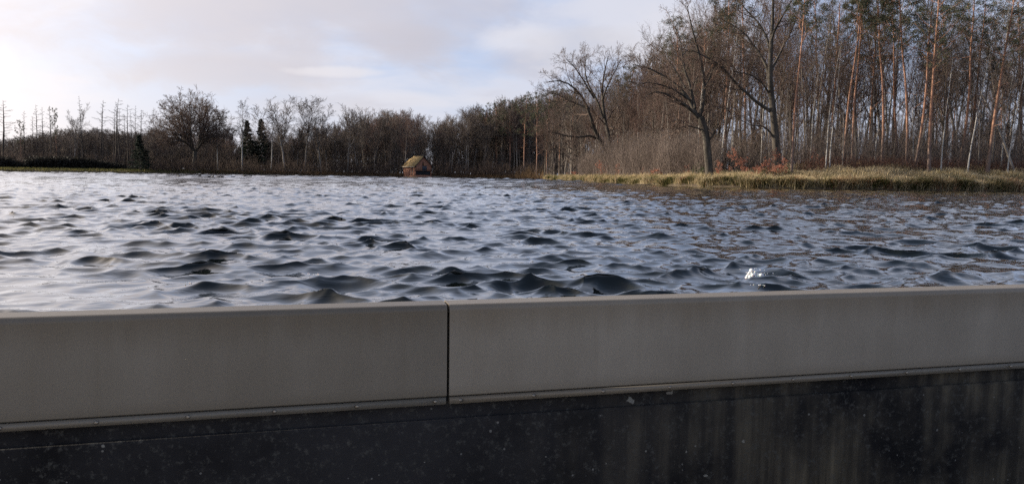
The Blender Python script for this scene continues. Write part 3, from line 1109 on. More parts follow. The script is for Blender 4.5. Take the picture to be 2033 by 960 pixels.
ptree('far_pine', 'pine_tree', 43, 238, 220, 'small ragged pine among bare conifers at the far shore', 'tree', wide=.6)
ptree('far_pine', 'pine_tree', 114, 214, 222, 'thin ragged pine leaning beside dead conifers at the far shore', 'tree', wide=.5, tilt=(0, R(-3)))
ptree('far_a', 'bare_tree', 148, 205, 219, 'bare tree with a rounded crown standing among dead conifers', 'tree', wide=.9)
# ---- far shore, from the great oak to the boathouse
pass
ptree('far_birch', 'birch_tree', 432, 215, 216, 'slim white-stemmed birch in front of the great spreading oak', 'tree', wide=.6)
ptree('far_birch', 'birch_tree', 481, 195, 217, 'white-stemmed birch standing alone between the great oak and the dark spruces', 'tree', wide=.75)
ptree('far_birch', 'birch_tree', 538, 205, 219, 'leaning white-stemmed birch beside the dark spruces', 'tree', wide=.6, tilt=(0, R(-4)))
ptree('spruce', 'spruce_tree', 494, 240, 229, 'dark pointed spruce next to the white birch on the far shore', 'tree', wide=1.0)
ptree('spruce', 'spruce_tree', 521, 237, 229, 'tall dark spruce beside the leaning birch', 'tree', wide=1.0)
ptree('spruce', 'spruce_tree', 279, 268, 209, 'small dark spruce at the water under the bare conifers', 'tree', wide=1.35)
ptree('far_c', 'bare_tree', 567, 193, 221, 'bare tree with widely forked limbs beside the spruces', 'tree', wide=1.5)
ptree('far_b', 'bare_tree', 606, 191, 222, 'tall bare tree with a tall upright crown on the far shore', 'tree', wide=1.25)
ptree('far_a', 'bare_tree', 637, 192, 221, 'tall bare tree forking into twin stems on the far shore', 'tree', wide=1.4)
ptree('far_c', 'bare_tree', 689, 206, 223, 'thin bare tree with open crown where the wood begins', 'tree', wide=1.2)
ptree('far_red', 'bare_tree', 804, 216, 221, 'reddish round-headed bare tree rising in front of the brick boathouse', 'tree', wide=1.0)

envx = [690, 740, 800, 860, 900, 950, 1000, 1040, 1090, 1150, 1200, 1240, 1290, 1330, 1380, 1420, 1500, 1600, 2100]
envy = [225, 214, 218, 228, 224, 208, 197, 184, 182, 168, 142, 122, 96, 66, 38, 10, -20, -60, -60]


def env(px):
    return float(np.interp(px, envx, envy))


LOOK = {'near_a': 'straight', 'near_b': 'thin forked', 'near_c': 'broad forked', 'near_red': 'red-twigged', 'pole': 'grey', 'pole_b': 'pale crooked',
        'far_a': 'twin-stemmed', 'far_b': 'straight', 'far_c': 'broad forked', 'far_red': 'red-twigged'}


def spot(px):
    for lim, txt in ((1180, 'behind the low end of the grassy spit'), (1255, 'around the twin-stemmed spit oak'), (1330, 'behind the thicket of shoots'), (1440, 'behind the bowed oak'), (1560, 'behind the tallest bank oak'),
                     (1660, 'beside the leaning orange-stemmed pine'), (1760, 'around the paired slim pines'), (1830, 'short of the thick straight pine'), (1900, 'around the thick straight pine'), (1960, 'between the two thickest pines')):
        if px < lim:
            return txt
    return 'around the leaning dead pole'


g = np.random.default_rng(5)
# front row of the far wood (countable trees)
kinds = ['far_a', 'far_b', 'far_c', 'far_a', 'far_b', 'far_red']
for i in range(46):
    px = 700 + i * 8.0 + g.uniform(-4, 4)
    if abs(px - 804) < 5 or 818 < px < 852:
        continue
    kd = kinds[g.integers(0, len(kinds))]
    zone = 'beside the brick boathouse' if px < 900 else 'between boathouse and grassy spit'
    Y = 226 + g.uniform(0, 14)
    ptree(kd, 'bare_tree', px, env(px) + g.uniform(-5, 22), Y,
          f'{LOOK[kd]} slim bare tree in the brown wood {zone}', 'tree', f'{LOOK[kd]} bare trees {zone}', wide=g.uniform(.7, 1.0), tilt=(0, R(g.normal(0, 2))))
for i in range(16):
    px = 545 + i * 9.5 + g.uniform(-3, 3)
    ptree(kinds[g.integers(0, 5)], 'bare_tree', px, g.uniform(235, 275), 224 + g.uniform(0, 10),
          'lower bare tree in the gap between tall far-shore trees', 'tree', 'lower trees of the far shore', wide=g.uniform(.8, 1.2), tilt=(0, R(g.normal(0, 5))))
for i in range(12):
    px = 20 + i * 24 + g.uniform(-6, 6)
    ptree('far_low', 'bare_tree', px, g.uniform(272, 290), 220 + g.uniform(0, 5), 'short bushy bare tree in front of the dead conifers', 'tree', 'short trees before the dead conifers', wide=g.uniform(.9, 1.2))
# pines showing over the brown wood in the middle
for px, yt, Y in ((962, 214, 236), (985, 205, 232), (1012, 198, 228), (1040, 192, 215), (1065, 184, 205), (1085, 180, 196), (1110, 176, 188), (1135, 176, 165), (1225, 150, 140), (1248, 128, 130)):
    ptree('far_pine', 'pine_tree', px, yt, Y, 'dark green pine crown showing among bare trees above the spit', 'tree', 'pines behind the spit', wide=.9)


def shore_Y(px):
    return float(np.interp(px, [a for a, b in spit[2:]], [b for a, b in spit[2:]]))


# wood along the spit
nk = ['near_a', 'near_b', 'near_c', 'near_red', 'near_a']
for i in range(44):
    px = 1085 + i * 7.0 + g.uniform(-4, 4)
    Y = shore_Y(px) + g.uniform(9, 40) + (20 if px < 1200 else 0)
    kd = nk[g.integers(0, 5)]
    ptree(kd, 'bare_tree', px, env(px) + g.uniform(-3, 40), Y,
          f'{LOOK[kd]} bare tree in the wood {spot(px)}', 'tree', f'{LOOK[kd]} bare trees {spot(px)}', wide=g.uniform(.75, 1.05), tilt=(0, R(g.normal(0, 2.5))))
# right-hand wood: bare trees
for i in range(64):
    px = 1395 + i * 11.2 + g.uniform(-5, 5)
    Y = shore_Y(px) + g.uniform(10, 45)
    kd = nk[g.integers(0, 5)]
    ptree(kd, 'bare_tree', px, g.uniform(-70, 60), Y,
          f'tall {LOOK[kd]} bare tree {spot(px)}', 'tree', f'tall {LOOK[kd]} bare trees {spot(px)}', wide=g.uniform(.7, 1.0), tilt=(0, R(g.normal(0, 3))))
# thin pole-size trees
for i in range(70):
    px = 1180 + i * 12.3 + g.uniform(-6, 6)
    Y = shore_Y(px) + g.uniform(6, 24)
    ptree(('pole', 'pole_b')[i % 2], 'young_tree', px, g.uniform(120, 230) + (60 if px < 1300 else 0), Y,
          f'{LOOK[("pole", "pole_b")[i % 2]]} pole-like young tree {spot(px)}', 'tree', f'{LOOK[("pole", "pole_b")[i % 2]]} young trees {spot(px)}', wide=g.uniform(.8, 1.3), tilt=(0, R(g.normal(0, 4))))

# pines with orange stems, each along the line it has in the picture (foot column, row, column at upper row)
pines = [(1571, 335, 1592, 50, 'pine_b', 4, 'leaning orange-stemmed pine just right of the three bank oaks'),
         (1672, 330, 1694, 133, 'pine_b', 9, None), (1690, 330, 1702, 137, 'pine_b', 10, None), (1750, 328, 1751, 117, 'pine_a', 9, None), (1783, 328, 1775, 146, 'pine_b', 12, None),
         (1799, 326, 1796, 92, 'pine_a', 8, None), (1815, 326, 1842, 125, 'pine_a', 7, None), (1843, 326, 1850, 0, 'pine_c', 5, 'thick straight orange-stemmed pine at the middle of the mixed wood'),
         (1903, 325, 1933, 79, 'pine_a', 9, None), (1958, 325, 1996, 0, 'pine_c', 5, 'thick grey-footed pine leaning near the fallen pole'),
         (1440, 335, 1446, 60, 'pine_b', 22, None), (1475, 335, 1480, 60, 'pine_a', 24, None), (1620, 330, 1625, 60, 'pine_a', 25, None), (1725, 330, 1730, 60, 'pine_c', 26, None), (1875, 330, 1880, 60, 'pine_a', 28, None),
         (1650, 330, 1655, 60, 'pine_c', 20, None), (1770, 330, 1775, 60, 'pine_c', 30, None), (1925, 330, 1940, 60, 'pine_c', 26, None), (2020, 330, 2030, 60, 'pine_a', 20, None), (2045, 330, 2060, 60, 'pine_c', 12, None),
         (1345, 340, 1350, 60, 'pine_a', 18, 'dark-crowned pine behind the bowed oak'), (1388, 340, 1392, 60, 'pine_c', 20, None)]
for px, py, px2, py2, kd, dY, lb in pines:
    Y = shore_Y(px) + dY
    a, b = at(px, py, Y), at(px2, py2, Y)
    tl = math.atan2(b[0] - a[0], b[2] - a[2])
    yt = {1345: 28, 1388: 45}.get(px, -60 if dY < 15 else -30)
    ptree(kd, 'pine_tree', px, yt, Y, lb or f'orange-stemmed pine {spot(px)}', 'tree', None if lb else f'orange-stemmed pines {spot(px)}', tilt=(0, tl), wide=.95, rz=0.0)
for px, py, px2, py2, kd, dY in ((1867, 330, 1873, 108, 'near_birch', 5), (1919, 330, 1946, 83, 'near_birch', 5), (1998, 330, 2016, 140, 'near_birch', 5), (1646, 335, 1650, 117, 'near_birch', 6), (1638, 335, 1643, 200, 'near_birch_b', 6),
                                 (1430, 340, 1436, 200, 'near_birch', 10), (1456, 340, 1450, 160, 'near_birch_b', 14), (1510, 340, 1512, 160, 'near_birch_b', 12), (1700, 330, 1706, 160, 'near_birch_b', 12), (1735, 330, 1742, 150, 'near_birch', 11),
                                 (1607, 335, 1612, 150, 'near_birch_b', 11), (1383, 340, 1386, 220, 'near_birch_b', 9), (1985, 328, 1994, 160, 'near_birch_b', 8), (1812, 328, 1806, 180, 'near_birch_b', 10)):
    Y = shore_Y(px) + dY
    a, b = at(px, py, Y), at(px2, py2, Y)
    ptree(kd, 'birch_tree', px, g.uniform(-10, 70), Y, f'white-stemmed birch {spot(px)}', 'tree', f'white-stemmed birches {spot(px)}', tilt=(0, math.atan2(b[0] - a[0], b[2] - a[2])), wide=.9, rz=g.random() * 6.28 * 0)

# ---- the three oaks on the bank, limb by limb


def traced(limbs, Y0, seed, label, twig, mt='oak', mc='oak_twig', extra_n=7):
    g = np.random.default_rng(seed)
    foot = at(*limbs[0][0][0], Y0)
    zf = float(ground_z(np.array([foot[0]]), np.array([Y0]))[0]) - 0.15
    T, Ps, Rs, Ls = [], [], [], []
    sc_ = Y0 / F
    S = 10
    for pts, r0_, r1_, dep in limbs:
        w = []
        dsum = 0
        for j, (a, b) in enumerate(pts):
            if j:
                dsum += math.hypot(a - pts[j - 1][0], b - pts[j - 1][1]) * sc_
            q = at(a, b, Y0 + dep[0] + dep[1] * dsum)
            w.append(q)
        w = np.array(w)
        if pts is limbs[0][0]:
            w[0, 2] = min(w[0, 2], zf)
        P = resample(w, S)[None]
        P[:, 1:] += np.cumsum(g.normal(0, 0.035, (1, S, 3)), axis=1)
        Rd = (np.linspace(r0_ * 1.25, r1_ * 1.5, S + 1) * sc_)[None]
        if pts is limbs[0][0]:
            Rd[0, 0] *= 1.3
        T.append(tubes(P, Rd, 9))
        Ps.append(P); Rs.append(Rd); Ls.append(np.linalg.norm(np.diff(P[0], axis=0), axis=1).sum())
    P, Rd, L = np.concatenate(Ps[1:]), np.concatenate(Rs[1:]), np.array(Ls[1:])
    Lm = np.full(len(L), np.median(L))
    B1 = grow(g, P, Rd, Lm, extra_n + 3, 0.22, 1.0, 45, 14, 0.40, 0.3, 6, 0.14, 0.06, 0.5, 0.025, 0.25)
    B2 = grow(g, *B1, 7, 0.18, 1.0, 42, 14, 0.46, 0.3, 4, 0.18, 0.05, 0.6, 0.014, 0.35)
    B3 = grow(g, *B2, 6, 0.2, 1.0, 42, 14, 0.5, 0.3, 3, 0.2, 0.05, 0.6, twig * 1.2, 0.4)
    B4 = grow(g, *B3, 3, 0.2, 1.0, 40, 14, 0.55, 0.3, 2, 0.2, 0.04, 0.7, twig, 0.4, 0.8)
    o = empty('oak_tree', (foot[0], Y0, zf))
    V, Q = merge(T)
    off = np.array([foot[0], Y0, zf])
    link(bpy.data.objects.new('trunk', mesh_np('trunk', V - off, Q, None, [M[mt]], True)), o)
    V, Q = merge([tubes(B1[0], B1[1], 4), tubes(B2[0], B2[1], 3), tubes(B3[0], B3[1], 3), tubes(B4[0], B4[1], 3)])
    link(bpy.data.objects.new('crown', mesh_np('crown', V - off, Q, None, [M[mc]], True)), o)
    tag(o, label, 'tree')
    return o


traced([([(1211, 346), (1211, 322), (1210, 306)], 5.5, 4.4, (0, 0)),
        ([(1210, 308), (1204, 298), (1183, 273), (1177, 240), (1167, 207), (1153, 183), (1133, 160), (1107, 152), (1088, 160)], 3.6, .5, (0, -.25)),
        ([(1210, 308), (1212, 290), (1202, 247), (1197, 213), (1193, 173), (1200, 147), (1207, 113)], 3.6, .5, (0, .25)),
        ([(1198, 235), (1190, 215), (1180, 193), (1167, 170), (1157, 137), (1163, 107)], 2.2, .4, (1, .3)),
        ([(1184, 275), (1177, 267), (1160, 272), (1140, 273), (1113, 267), (1090, 260)], 1.8, .4, (0, -.5)),
        ([(1170, 215), (1157, 211), (1133, 203), (1113, 192), (1087, 180)], 1.6, .4, (0, .4)),
        ([(1212, 300), (1214, 280), (1213, 260), (1228, 230), (1240, 205)], 1.5, .4, (0, .5)),
        ([(1196, 200), (1204, 170), (1222, 140), (1232, 118)], 1.6, .4, (0, -.5)),
        ([(1180, 195), (1160, 165), (1140, 135), (1122, 120)], 1.6, .4, (0, -.3))],
       112.0, 201, 'bare oak with low twin stems and a long level limb at the spit', 0.0125)
traced([([(1408, 348), (1404, 310), (1397, 268), (1388, 234)], 6.5, 4.6, (0, 0)),
        ([(1388, 236), (1379, 221), (1362, 212), (1342, 200), (1321, 187), (1296, 183), (1275, 202)], 3.0, .5, (0, -.3)),
        ([(1388, 236), (1371, 200), (1358, 175), (1337, 158), (1308, 142), (1279, 129), (1254, 127)], 3.2, .5, (0, .2)),
        ([(1380, 215), (1377, 192), (1367, 158), (1356, 117), (1354, 83), (1342, 58)], 2.6, .5, (0, .4)),
        ([(1388, 236), (1396, 217), (1398, 179), (1400, 142), (1394, 121), (1383, 83), (1367, 42), (1362, 14)], 3.2, .5, (0, -.1)),
        ([(1401, 290), (1406, 275), (1417, 267), (1429, 233), (1431, 212)], 2.0, .5, (0, -.3)),
        ([(1396, 262), (1385, 254), (1367, 246), (1346, 254)], 1.4, .4, (0, -.4)),
        ([(1372, 200), (1352, 188), (1322, 170), (1288, 160), (1262, 168)], 2.0, .4, (0, -.5)),
        ([(1398, 175), (1412, 150), (1426, 118), (1430, 90)], 1.8, .4, (0, .3)),
        ([(1360, 175), (1340, 135), (1318, 105), (1300, 88)], 1.8, .4, (0, .5))],
       69.0, 202, 'leaning bare oak whose bowed limbs arch over the water', 0.0085)
traced([([(1547, 346), (1543, 300), (1537, 271), (1531, 221), (1527, 167), (1529, 104), (1529, 54), (1532, 0), (1534, -30)], 7.0, 1.2, (0, 0)),
        ([(1531, 222), (1522, 216), (1500, 202), (1475, 179), (1450, 154), (1429, 125), (1400, 112), (1375, 100)], 3.0, .5, (0, -.2)),
        ([(1527, 160), (1526, 137), (1504, 104), (1483, 75), (1454, 50), (1425, 37)], 2.6, .5, (0, .3)),
        ([(1529, 90), (1533, 71), (1554, 33), (1575, 0), (1590, -25)], 2.4, .5, (0, -.3)),
        ([(1529, 100), (1527, 79), (1512, 46), (1487, 25), (1465, -5)], 2.2, .5, (0, .3)),
        ([(1538, 278), (1521, 256), (1508, 250), (1487, 253), (1468, 240)], 1.8, .4, (0, -.5)),
        ([(1529, 150), (1534, 129), (1554, 100), (1575, 54), (1583, 30)], 2.2, .5, (0, .4)),
        ([(1531, 215), (1545, 190), (1556, 160), (1560, 130)], 1.5, .4, (0, .5)),
        ([(1530, 190), (1512, 165), (1490, 150), (1462, 146)], 1.6, .4, (0, -.5))],
       70.0, 203, 'tallest bank oak with a straight trunk and long ascending side limb', 0.0085)

ends_ = [(303, 268, -.5), (304, 240, .4), (314, 215, -.3), (328, 198, .5), (345, 187, -.4), (362, 183, .2), (380, 186, -.6), (398, 184, .5), (415, 188, -.2), (432, 197, .4), (448, 213, -.5), (460, 235, .3), (464, 262, -.3), (322, 285, -.6), (446, 285, .5)]
ends = [(385 + (a - 385) * .86, 292 + (b - 292) * .78, c) for a, b, c in ends_]
far_limbs = [([(386, 342), (386, 318), (387, 296)], 3.4, 2.8, (0, 0))]
for ex, ey, dp in ends:
    bx = 378 if ex < 382 else 397
    far_limbs.append(([(387, 302), (bx + (ex - bx) * .12, 282), (bx + (ex - bx) * .45, 282 + (ey - 282) * .50 - 6), (bx + (ex - bx) * .8, 282 + (ey - 282) * .86), (ex, ey)], 1.5, .4, (0, dp)))
traced(far_limbs, 213.0, 204, 'great spreading bare oak, widest crown on the far shore', 0.028, extra_n=11)

# the leaning pole that has fallen into the wood on the right
g2 = np.random.default_rng(8)
A_, B_ = at(2018, 318, 68.0), at(1946, 179, 68.0)
A_[2] = float(ground_z(np.array([A_[0]]), np.array([68.0]))[0]) - 0.05
Pp = resample(np.stack([A_, (A_ + B_) / 2 + np.array([.15, 0, .25]), B_]), 8)[None]
fp = empty('fallen_tree', tuple(A_))
V, Q = tubes(Pp, np.linspace(.14, .05, 9)[None], 7)
link(bpy.data.objects.new('trunk', mesh_np('trunk', V - A_, Q, None, [M['grey']], True)), fp)
Bq = grow(g2, Pp, np.linspace(.14, .05, 9)[None], np.array([7.0]), 7, .3, 1., 50, 12, .2, .3, 4, .15, 0.02, .4, .012, .3)
V, Q = tubes(*Bq[:2], 4)
link(bpy.data.objects.new('branches', mesh_np('branches', V - A_, Q, None, [M['grey_twig']], True)), fp)
tag(fp, 'dead pole leaning steeply across the stems at the bank', 'tree')

# copper-leaved beech saplings and evergreen bushes along the bank
for px, yt, kd, dY, w in ((1196, 318, 'beech_b', 5, 1.2), (1226, 322, 'beech_a', 6, 1.0), (1300, 334, 'beech_c', 4, 1.3), (1364, 325, 'beech_a', 5, .8), (1428, 318, 'beech_a', 4, .9),
                          (1462, 293, 'beech_b', 4.5, .95), (1472, 315, 'beech_a', 3.5, 1.0), (1505, 330, 'beech_c', 3, 1.3), (1530, 294, 'beech_b', 4.5, .85), (1556, 310, 'beech_a', 4, .9), (1516, 320, 'beech_c', 4, 1.1), (1545, 326, 'beech_c', 3.2, 1.2),
                          (1616, 292, 'beech_b', 7, .7), (1630, 312, 'beech_a', 8, .8), (1278, 328, 'beech_a', 6, .7), (1140, 340, 'beech_c', 8, 1.6)):
    ptree(kd, 'beech_sapling', px, yt, shore_Y(px) + dY, 'young beech still holding copper-red leaves on the bank', 'sapling', 'copper-leaved beech saplings', wide=w)
for px, yt, dY, w in ((1386, 322, 5, 1.3), (1395, 330, 4, 1.2), (1560, 330, 3.6, 1.3), (1515, 335, 3, 1.0)):
    ptree('holly', 'evergreen_bush', px, yt, shore_Y(px) + dY, 'low green bush at the foot of the bank oaks', 'bush', 'green bushes under the oaks', wide=w)

# ---- the rest of the woods: too dense to count


def wood(name, pts, label):
    """pts: list of (kind, x, y, height, width) -> one object of instanced trees"""
    ks = sorted(set(p[0] for p in pts))
    X = np.array([p[1] for p in pts]); Y = np.array([p[2] for p in pts])
    Z = ground_z(X, Y) - 0.1
    me = bpy.data.meshes.new(name)
    me.from_pydata(list(zip(X, Y, Z)), [], [])
    a = me.attributes.new('kind_no', 'FLOAT', 'POINT'); a.data.foreach_set('value', np.array([ks.index(p[0]) for p in pts], dtype=np.float32))
    rr = np.zeros((len(pts), 3), np.float32); rr[:, 2] = g.random(len(pts)) * 6.283; rr[:, :2] = g.normal(0, .03, (len(pts), 2))
    a = me.attributes.new('rot', 'FLOAT_VECTOR', 'POINT'); a.data.foreach_set('vector', rr.ravel())
    ss = np.array([[p[3] / HEI[p[0]] * p[4], p[3] / HEI[p[0]] * p[4], p[3] / HEI[p[0]]] for p in pts], np.float32)
    a = me.attributes.new('scl', 'FLOAT_VECTOR', 'POINT'); a.data.foreach_set('vector', ss.ravel())
    o = link(bpy.data.objects.new(name, me))
    ng = bpy.data.node_groups.new(name, 'GeometryNodeTree')
    ng.interface.new_socket('Geometry', in_out='INPUT', socket_type='NodeSocketGeometry')
    ng.interface.new_socket('Geometry', in_out='OUTPUT', socket_type='NodeSocketGeometry')
    N, Lk = ng.nodes, ng.links
    gi, go = N.new('NodeGroupInput'), N.new('NodeGroupOutput')
    jn = N.new('GeometryNodeJoinGeometry')

    def attr(nm, ty):
        n = N.new('GeometryNodeInputNamedAttribute'); n.data_type = ty
        n.inputs[0].default_value = nm
        return n.outputs[0]
    an, ar_, as_ = attr('kind_no', 'FLOAT'), attr('rot', 'FLOAT_VECTOR'), attr('scl', 'FLOAT_VECTOR')
    for i, kd in enumerate(ks):
        cmp_ = N.new('FunctionNodeCompare'); cmp_.data_type = 'FLOAT'; cmp_.operation = 'EQUAL'
        Lk.new(an, cmp_.inputs[0]); cmp_.inputs[1].default_value = i; cmp_.inputs['Epsilon'].default_value = 0.1
        for ob in ORIG[kd]:
            oi = N.new('GeometryNodeObjectInfo'); oi.inputs[0].default_value = ob
            oi.inputs['As Instance'].default_value = True
            ip = N.new('GeometryNodeInstanceOnPoints')
            Lk.new(gi.outputs[0], ip.inputs['Points']); Lk.new(cmp_.outputs[0], ip.inputs['Selection'])
            Lk.new(oi.outputs['Geometry'], ip.inputs['Instance'])
            Lk.new(ar_, ip.inputs['Rotation']); Lk.new(as_, ip.inputs['Scale'])
            Lk.new(ip.outputs[0], jn.inputs[0])
    Lk.new(jn.outputs[0], go.inputs[0])
    md = o.modifiers.new('trees', 'NODES'); md.node_group = ng
    tag(o, label, 'wood', kind='stuff')
    return o


pts = []
for i in range(330):                       # low dark wood at the left
    px = g.uniform(-60, 330)
    Y = 226 + g.uniform(0, 90)
    top = np.interp(px, [-60, 40, 110, 180, 260, 330], [290, 282, 268, 262, 270, 262]) + g.uniform(-6, 22)
    x = gx(px, Y); pts.append((('far_low', 'far_b', 'far_low')[g.integers(0, 3)], x, Y, max(3, at(px, top, Y)[2]), g.uniform(.9, 1.5)))
for i in range(360):                       # wood behind the far shore
    px = g.uniform(320, 1150)
    Y = 236 + g.uniform(0, 80)
    top = np.interp(px, [320, 480, 560, 690, 760], [262, 262, 262, 240, 226]) if px < 740 else env(px) + 8
    top += g.uniform(-2, 36)
    pts.append((('far_a', 'far_b', 'far_c', 'far_low', 'far_red', 'far_low')[g.integers(0, 6)], gx(px, Y), Y, max(4, at(px, top, Y)[2]), g.uniform(.8, 1.2)))
for i in range(400):
    px = g.uniform(290, 1190)
    Y = 226 + g.uniform(0, 1) ** 1.5 * 75
    pts.append(('far_low', gx(px, Y), Y, g.uniform(4, 9.5), g.uniform(1.0, 1.6)))
for i in range(90):
    px = g.uniform(-60, 330)
    Y = 221 + g.uniform(0, 22)
    pts.append(('far_low', gx(px, Y), Y, g.uniform(2.5, 5), g.uniform(1.2, 1.9)))
wood('far_wood', pts, 'dense bare brown wood filling the land behind the far shore')
pts = []
for i in range(90):                       # depth of the spit wood
    px = g.uniform(1080, 1420)
    Y = shore_Y(px) + 20 + g.uniform(0, 70)
    pts.append((('near_a', 'near_b', 'near_c', 'near_red', 'pole', 'far_low')[g.integers(0, 6)], gx(px, Y), Y, max(5, at(px, env(px) + g.uniform(5, 70), Y)[2]), g.uniform(.8, 1.1)))
for i in range(100):                       # depth of the right wood
    px = g.uniform(1400, 2120)
    Y = shore_Y(min(px, 2033)) + 18 + g.uniform(0, 85)
    pts.append((('near_a', 'near_b', 'near_c', 'near_red', 'pole', 'near_a', 'pine_b', 'pole_b')[g.integers(0, 8)], gx(px, Y), Y, g.uniform(9, 21), g.uniform(.75, 1.05)))
for i in range(330):                       # low undergrowth inside it
    px = g.uniform(1080, 2120)
    Y = shore_Y(min(px, 2033)) + 12 + g.uniform(0, 80)
    pts.append((('far_low', 'pole_b')[i % 2], gx(px, Y), Y, g.uniform(2.5, 7), g.uniform(.9, 1.5)))
wood('mixed_wood', pts, 'deep tangle of bare trees, pines and undergrowth beyond the grassy bank')

# ---- thickets, brambles, reeds, hedge


def stems(name, XY, hts, mat, label, cat, r=0.012, lean=.12, nb=4, seed=1):
    g = np.random.default_rng(seed)
    Z = ground_z(XY[:, 0], XY[:, 1]) - .05
    P = walk(g, np.stack([XY[:, 0], XY[:, 1], Z], 1), np.stack([g.normal(0, lean, len(XY)), g.normal(0, lean, len(XY)), np.ones(len(XY))], 1), hts, 4, .10, .0)
    Rd = (np.linspace(1, .4, 5)[None] * r) * g.uniform(.6, 1.4, (len(XY), 1))
    parts = [tubes(P, Rd, 3)]
    if nb:
        B = grow(g, P, Rd, hts, nb, .25, 1., 34, 12, .34, .4, 2, .12, .04, .7, r * .55, .5)
        parts.append(tubes(B[0], B[1], 3))
    V, Q = merge(parts)
    o = link(bpy.data.objects.new(name, mesh_np(name, V, Q, None, [mat], True)))
    return tag(o, label, cat, kind='stuff')


def scatter(n, px0, px1, d0, d1, seed):
    g = np.random.default_rng(seed)
    px = g.uniform(px0, px1, n)
    Y = np.array([shore_Y(min(p, 2200)) for p in px]) + g.uniform(d0, d1, n)
    X = np.array([gx(p, y) for p, y in zip(px, Y)])
    return np.stack([X, Y], 1), px


XY, px = scatter(4200, 1150, 1420, 4, 22, 31)
stems('thicket', XY, np.random.default_rng(1).uniform(2.2, 5.2, len(XY)) * np.interp(px, [1150, 1200, 1380, 1420], [.7, 1.1, 1.0, .7]), M['thicket'], 'thicket of thin bare grey-pink shoots between the twin-stemmed oak and bowed oak', 'thicket', .016, .10)
XY, px = scatter(3800, 1400, 2120, 6, 24, 32)
stems('thicket', XY, np.random.default_rng(2).uniform(1.6, 4.6, len(XY)), M['thicket'], 'straggling bare undergrowth under the orange-stemmed pines', 'thicket', .011, .22)
XY, px = scatter(5200, 1590, 2120, 5.5, 12, 33)
stems('brambles', XY, np.random.default_rng(3).uniform(.7, 1.5, len(XY)), M['bramble'], 'reddish bramble tangle along the top of the grassy bank', 'brambles', .011, .6, 3)
g3 = np.random.default_rng(44)
# far shore scrub
px = g3.uniform(-60, 1085, 9500); Y = np.interp(px, [a for a, b in far] + [1090], [b for a, b in far] + [203]) + 1 + g3.random(len(px)) ** 2 * 30
XY = np.stack([[gx(p, y) for p, y in zip(px, Y)], Y], 1)
Y = XY[:, 1]
keep_ = ~((px < 300) & (Y < np.interp(px, [a for a, b in far], [b for a, b in far]) + 8)) & ~((px > 770) & (px < 862) & (Y < 228))
XY = XY[keep_]; px = px[keep_]
stems('shore_scrub', XY, g3.uniform(1.0, 4.0, len(px)) * (1 + .6 * vnoise(px * .12, px * .05, 1.0)), M['scrub'], 'low brown scrub along the foot of the far wood', 'scrub', .035, .3, 3)
px = g3.uniform(1022, 1092, 900); Y = np.interp(px, [1022, 1092], [206.5, 199]) + g3.uniform(-.3, 4, len(px))
XY = np.stack([[gx(p, y) for p, y in zip(px, Y)], Y], 1)


def blades(XY, H, wd, tint, lean, seed, zoff=0.0, dirs=None):
    g = np.random.default_rng(seed)
    n = len(XY)
    Z = ground_z(XY[:, 0], XY[:, 1]) - .04 + zoff
    base = np.stack([XY[:, 0], XY[:, 1], Z], 1)
    if dirs is None:
        a = g.random(n) * 6.283
        dirs = np.stack([np.cos(a), np.sin(a)], 1)
    d3 = np.concatenate([dirs, np.zeros((n, 1))], 1)
    side = nrm(np.cross(d3 + g.normal(0, .6, (n, 3)), np.array([0, 0, 1.0])))
    ln = (lean * g.uniform(.3, 1.6, n))[:, None]
    m_ = base + d3 * (H[:, None] * ln * .35) + np.array([0, 0, 1]) * H[:, None] * .6
    t_ = base + d3 * (H[:, None] * ln) + np.array([0, 0, 1]) * (H[:, None] * np.clip(1 - .35 * ln, .25, 1))
    w = wd * g.uniform(.6, 1.4, (n, 1))
    V = np.stack([base - side * w * .5, base + side * w * .5, m_ + side * w * .42, m_ - side * w * .42, t_], 1).reshape(-1, 3)
    i = np.arange(n)[:, None] * 5
    Q = i + np.array([[0, 1, 2, 3]]); T = i + np.array([[3, 2, 4]])
    return V, Q, T, np.repeat(tint, 5)


def grass_obj(name, sets, mat, label, cat, kind='stuff', parent=None):
    Vs, Qs, Ts, As, n = [], [], [], [], 0
    for V, Q, T, A in sets:
        Vs.append(V); Qs.append(Q + n); Ts.append(T + n); As.append(A); n += len(V)
    me = mesh_np(name, np.concatenate(Vs), np.concatenate(Qs), np.concatenate(Ts), [mat], False, {'tint': np.concatenate(As)})
    o = link(bpy.data.objects.new(name, me), parent)
    return tag(o, label, cat, kind=kind)


grass_obj('reeds', [blades(XY, g3.uniform(1.2, 3.2, len(XY)) * np.interp(px, [1022, 1050, 1092], [.7, 1.1, .8]), .05, g3.random(len(XY)), np.full(len(XY), .15), 4)], M['reed'], 'clump of dead tan reeds on the far shore beside the grassy spit', 'reeds')

# grass on the right bank and the spit
sets = []
XY, px = scatter(30000, 1074, 1480, 0.0, 6.5, 51)
dd = sdf(XY[:, 0], XY[:, 1]); ok = (dd > 0.02) & (dd < 4.5); XY, dd, px = XY[ok], dd[ok], px[ok]
tn = .60 + .22 * vnoise(XY[:, 0], XY[:, 1], .9) + g3.normal(0, .12, len(XY)) - .30 * (dd < .9) * (vnoise(XY[:, 0], XY[:, 1], 2.2, 3) > -.1)
sets.append(blades(XY, g3.uniform(.35, .8, len(XY)) * np.clip(1 + .6 * vnoise(XY[:, 0], XY[:, 1], 1.3, 4), .4, 1.7), .035, np.clip(tn, 0, .85), np.full(len(XY), .5), 6))
XY, px = scatter(52000, 1470, 2150, -0.5, 12, 52)
dd = sdf(XY[:, 0], XY[:, 1]); ok = (dd > 0.02); XY, dd, px = XY[ok], dd[ok], px[ok]
tn = .64 + .22 * vnoise(XY[:, 0], XY[:, 1], .8) + g3.normal(0, .12, len(XY)) - .12 * (dd < .9)
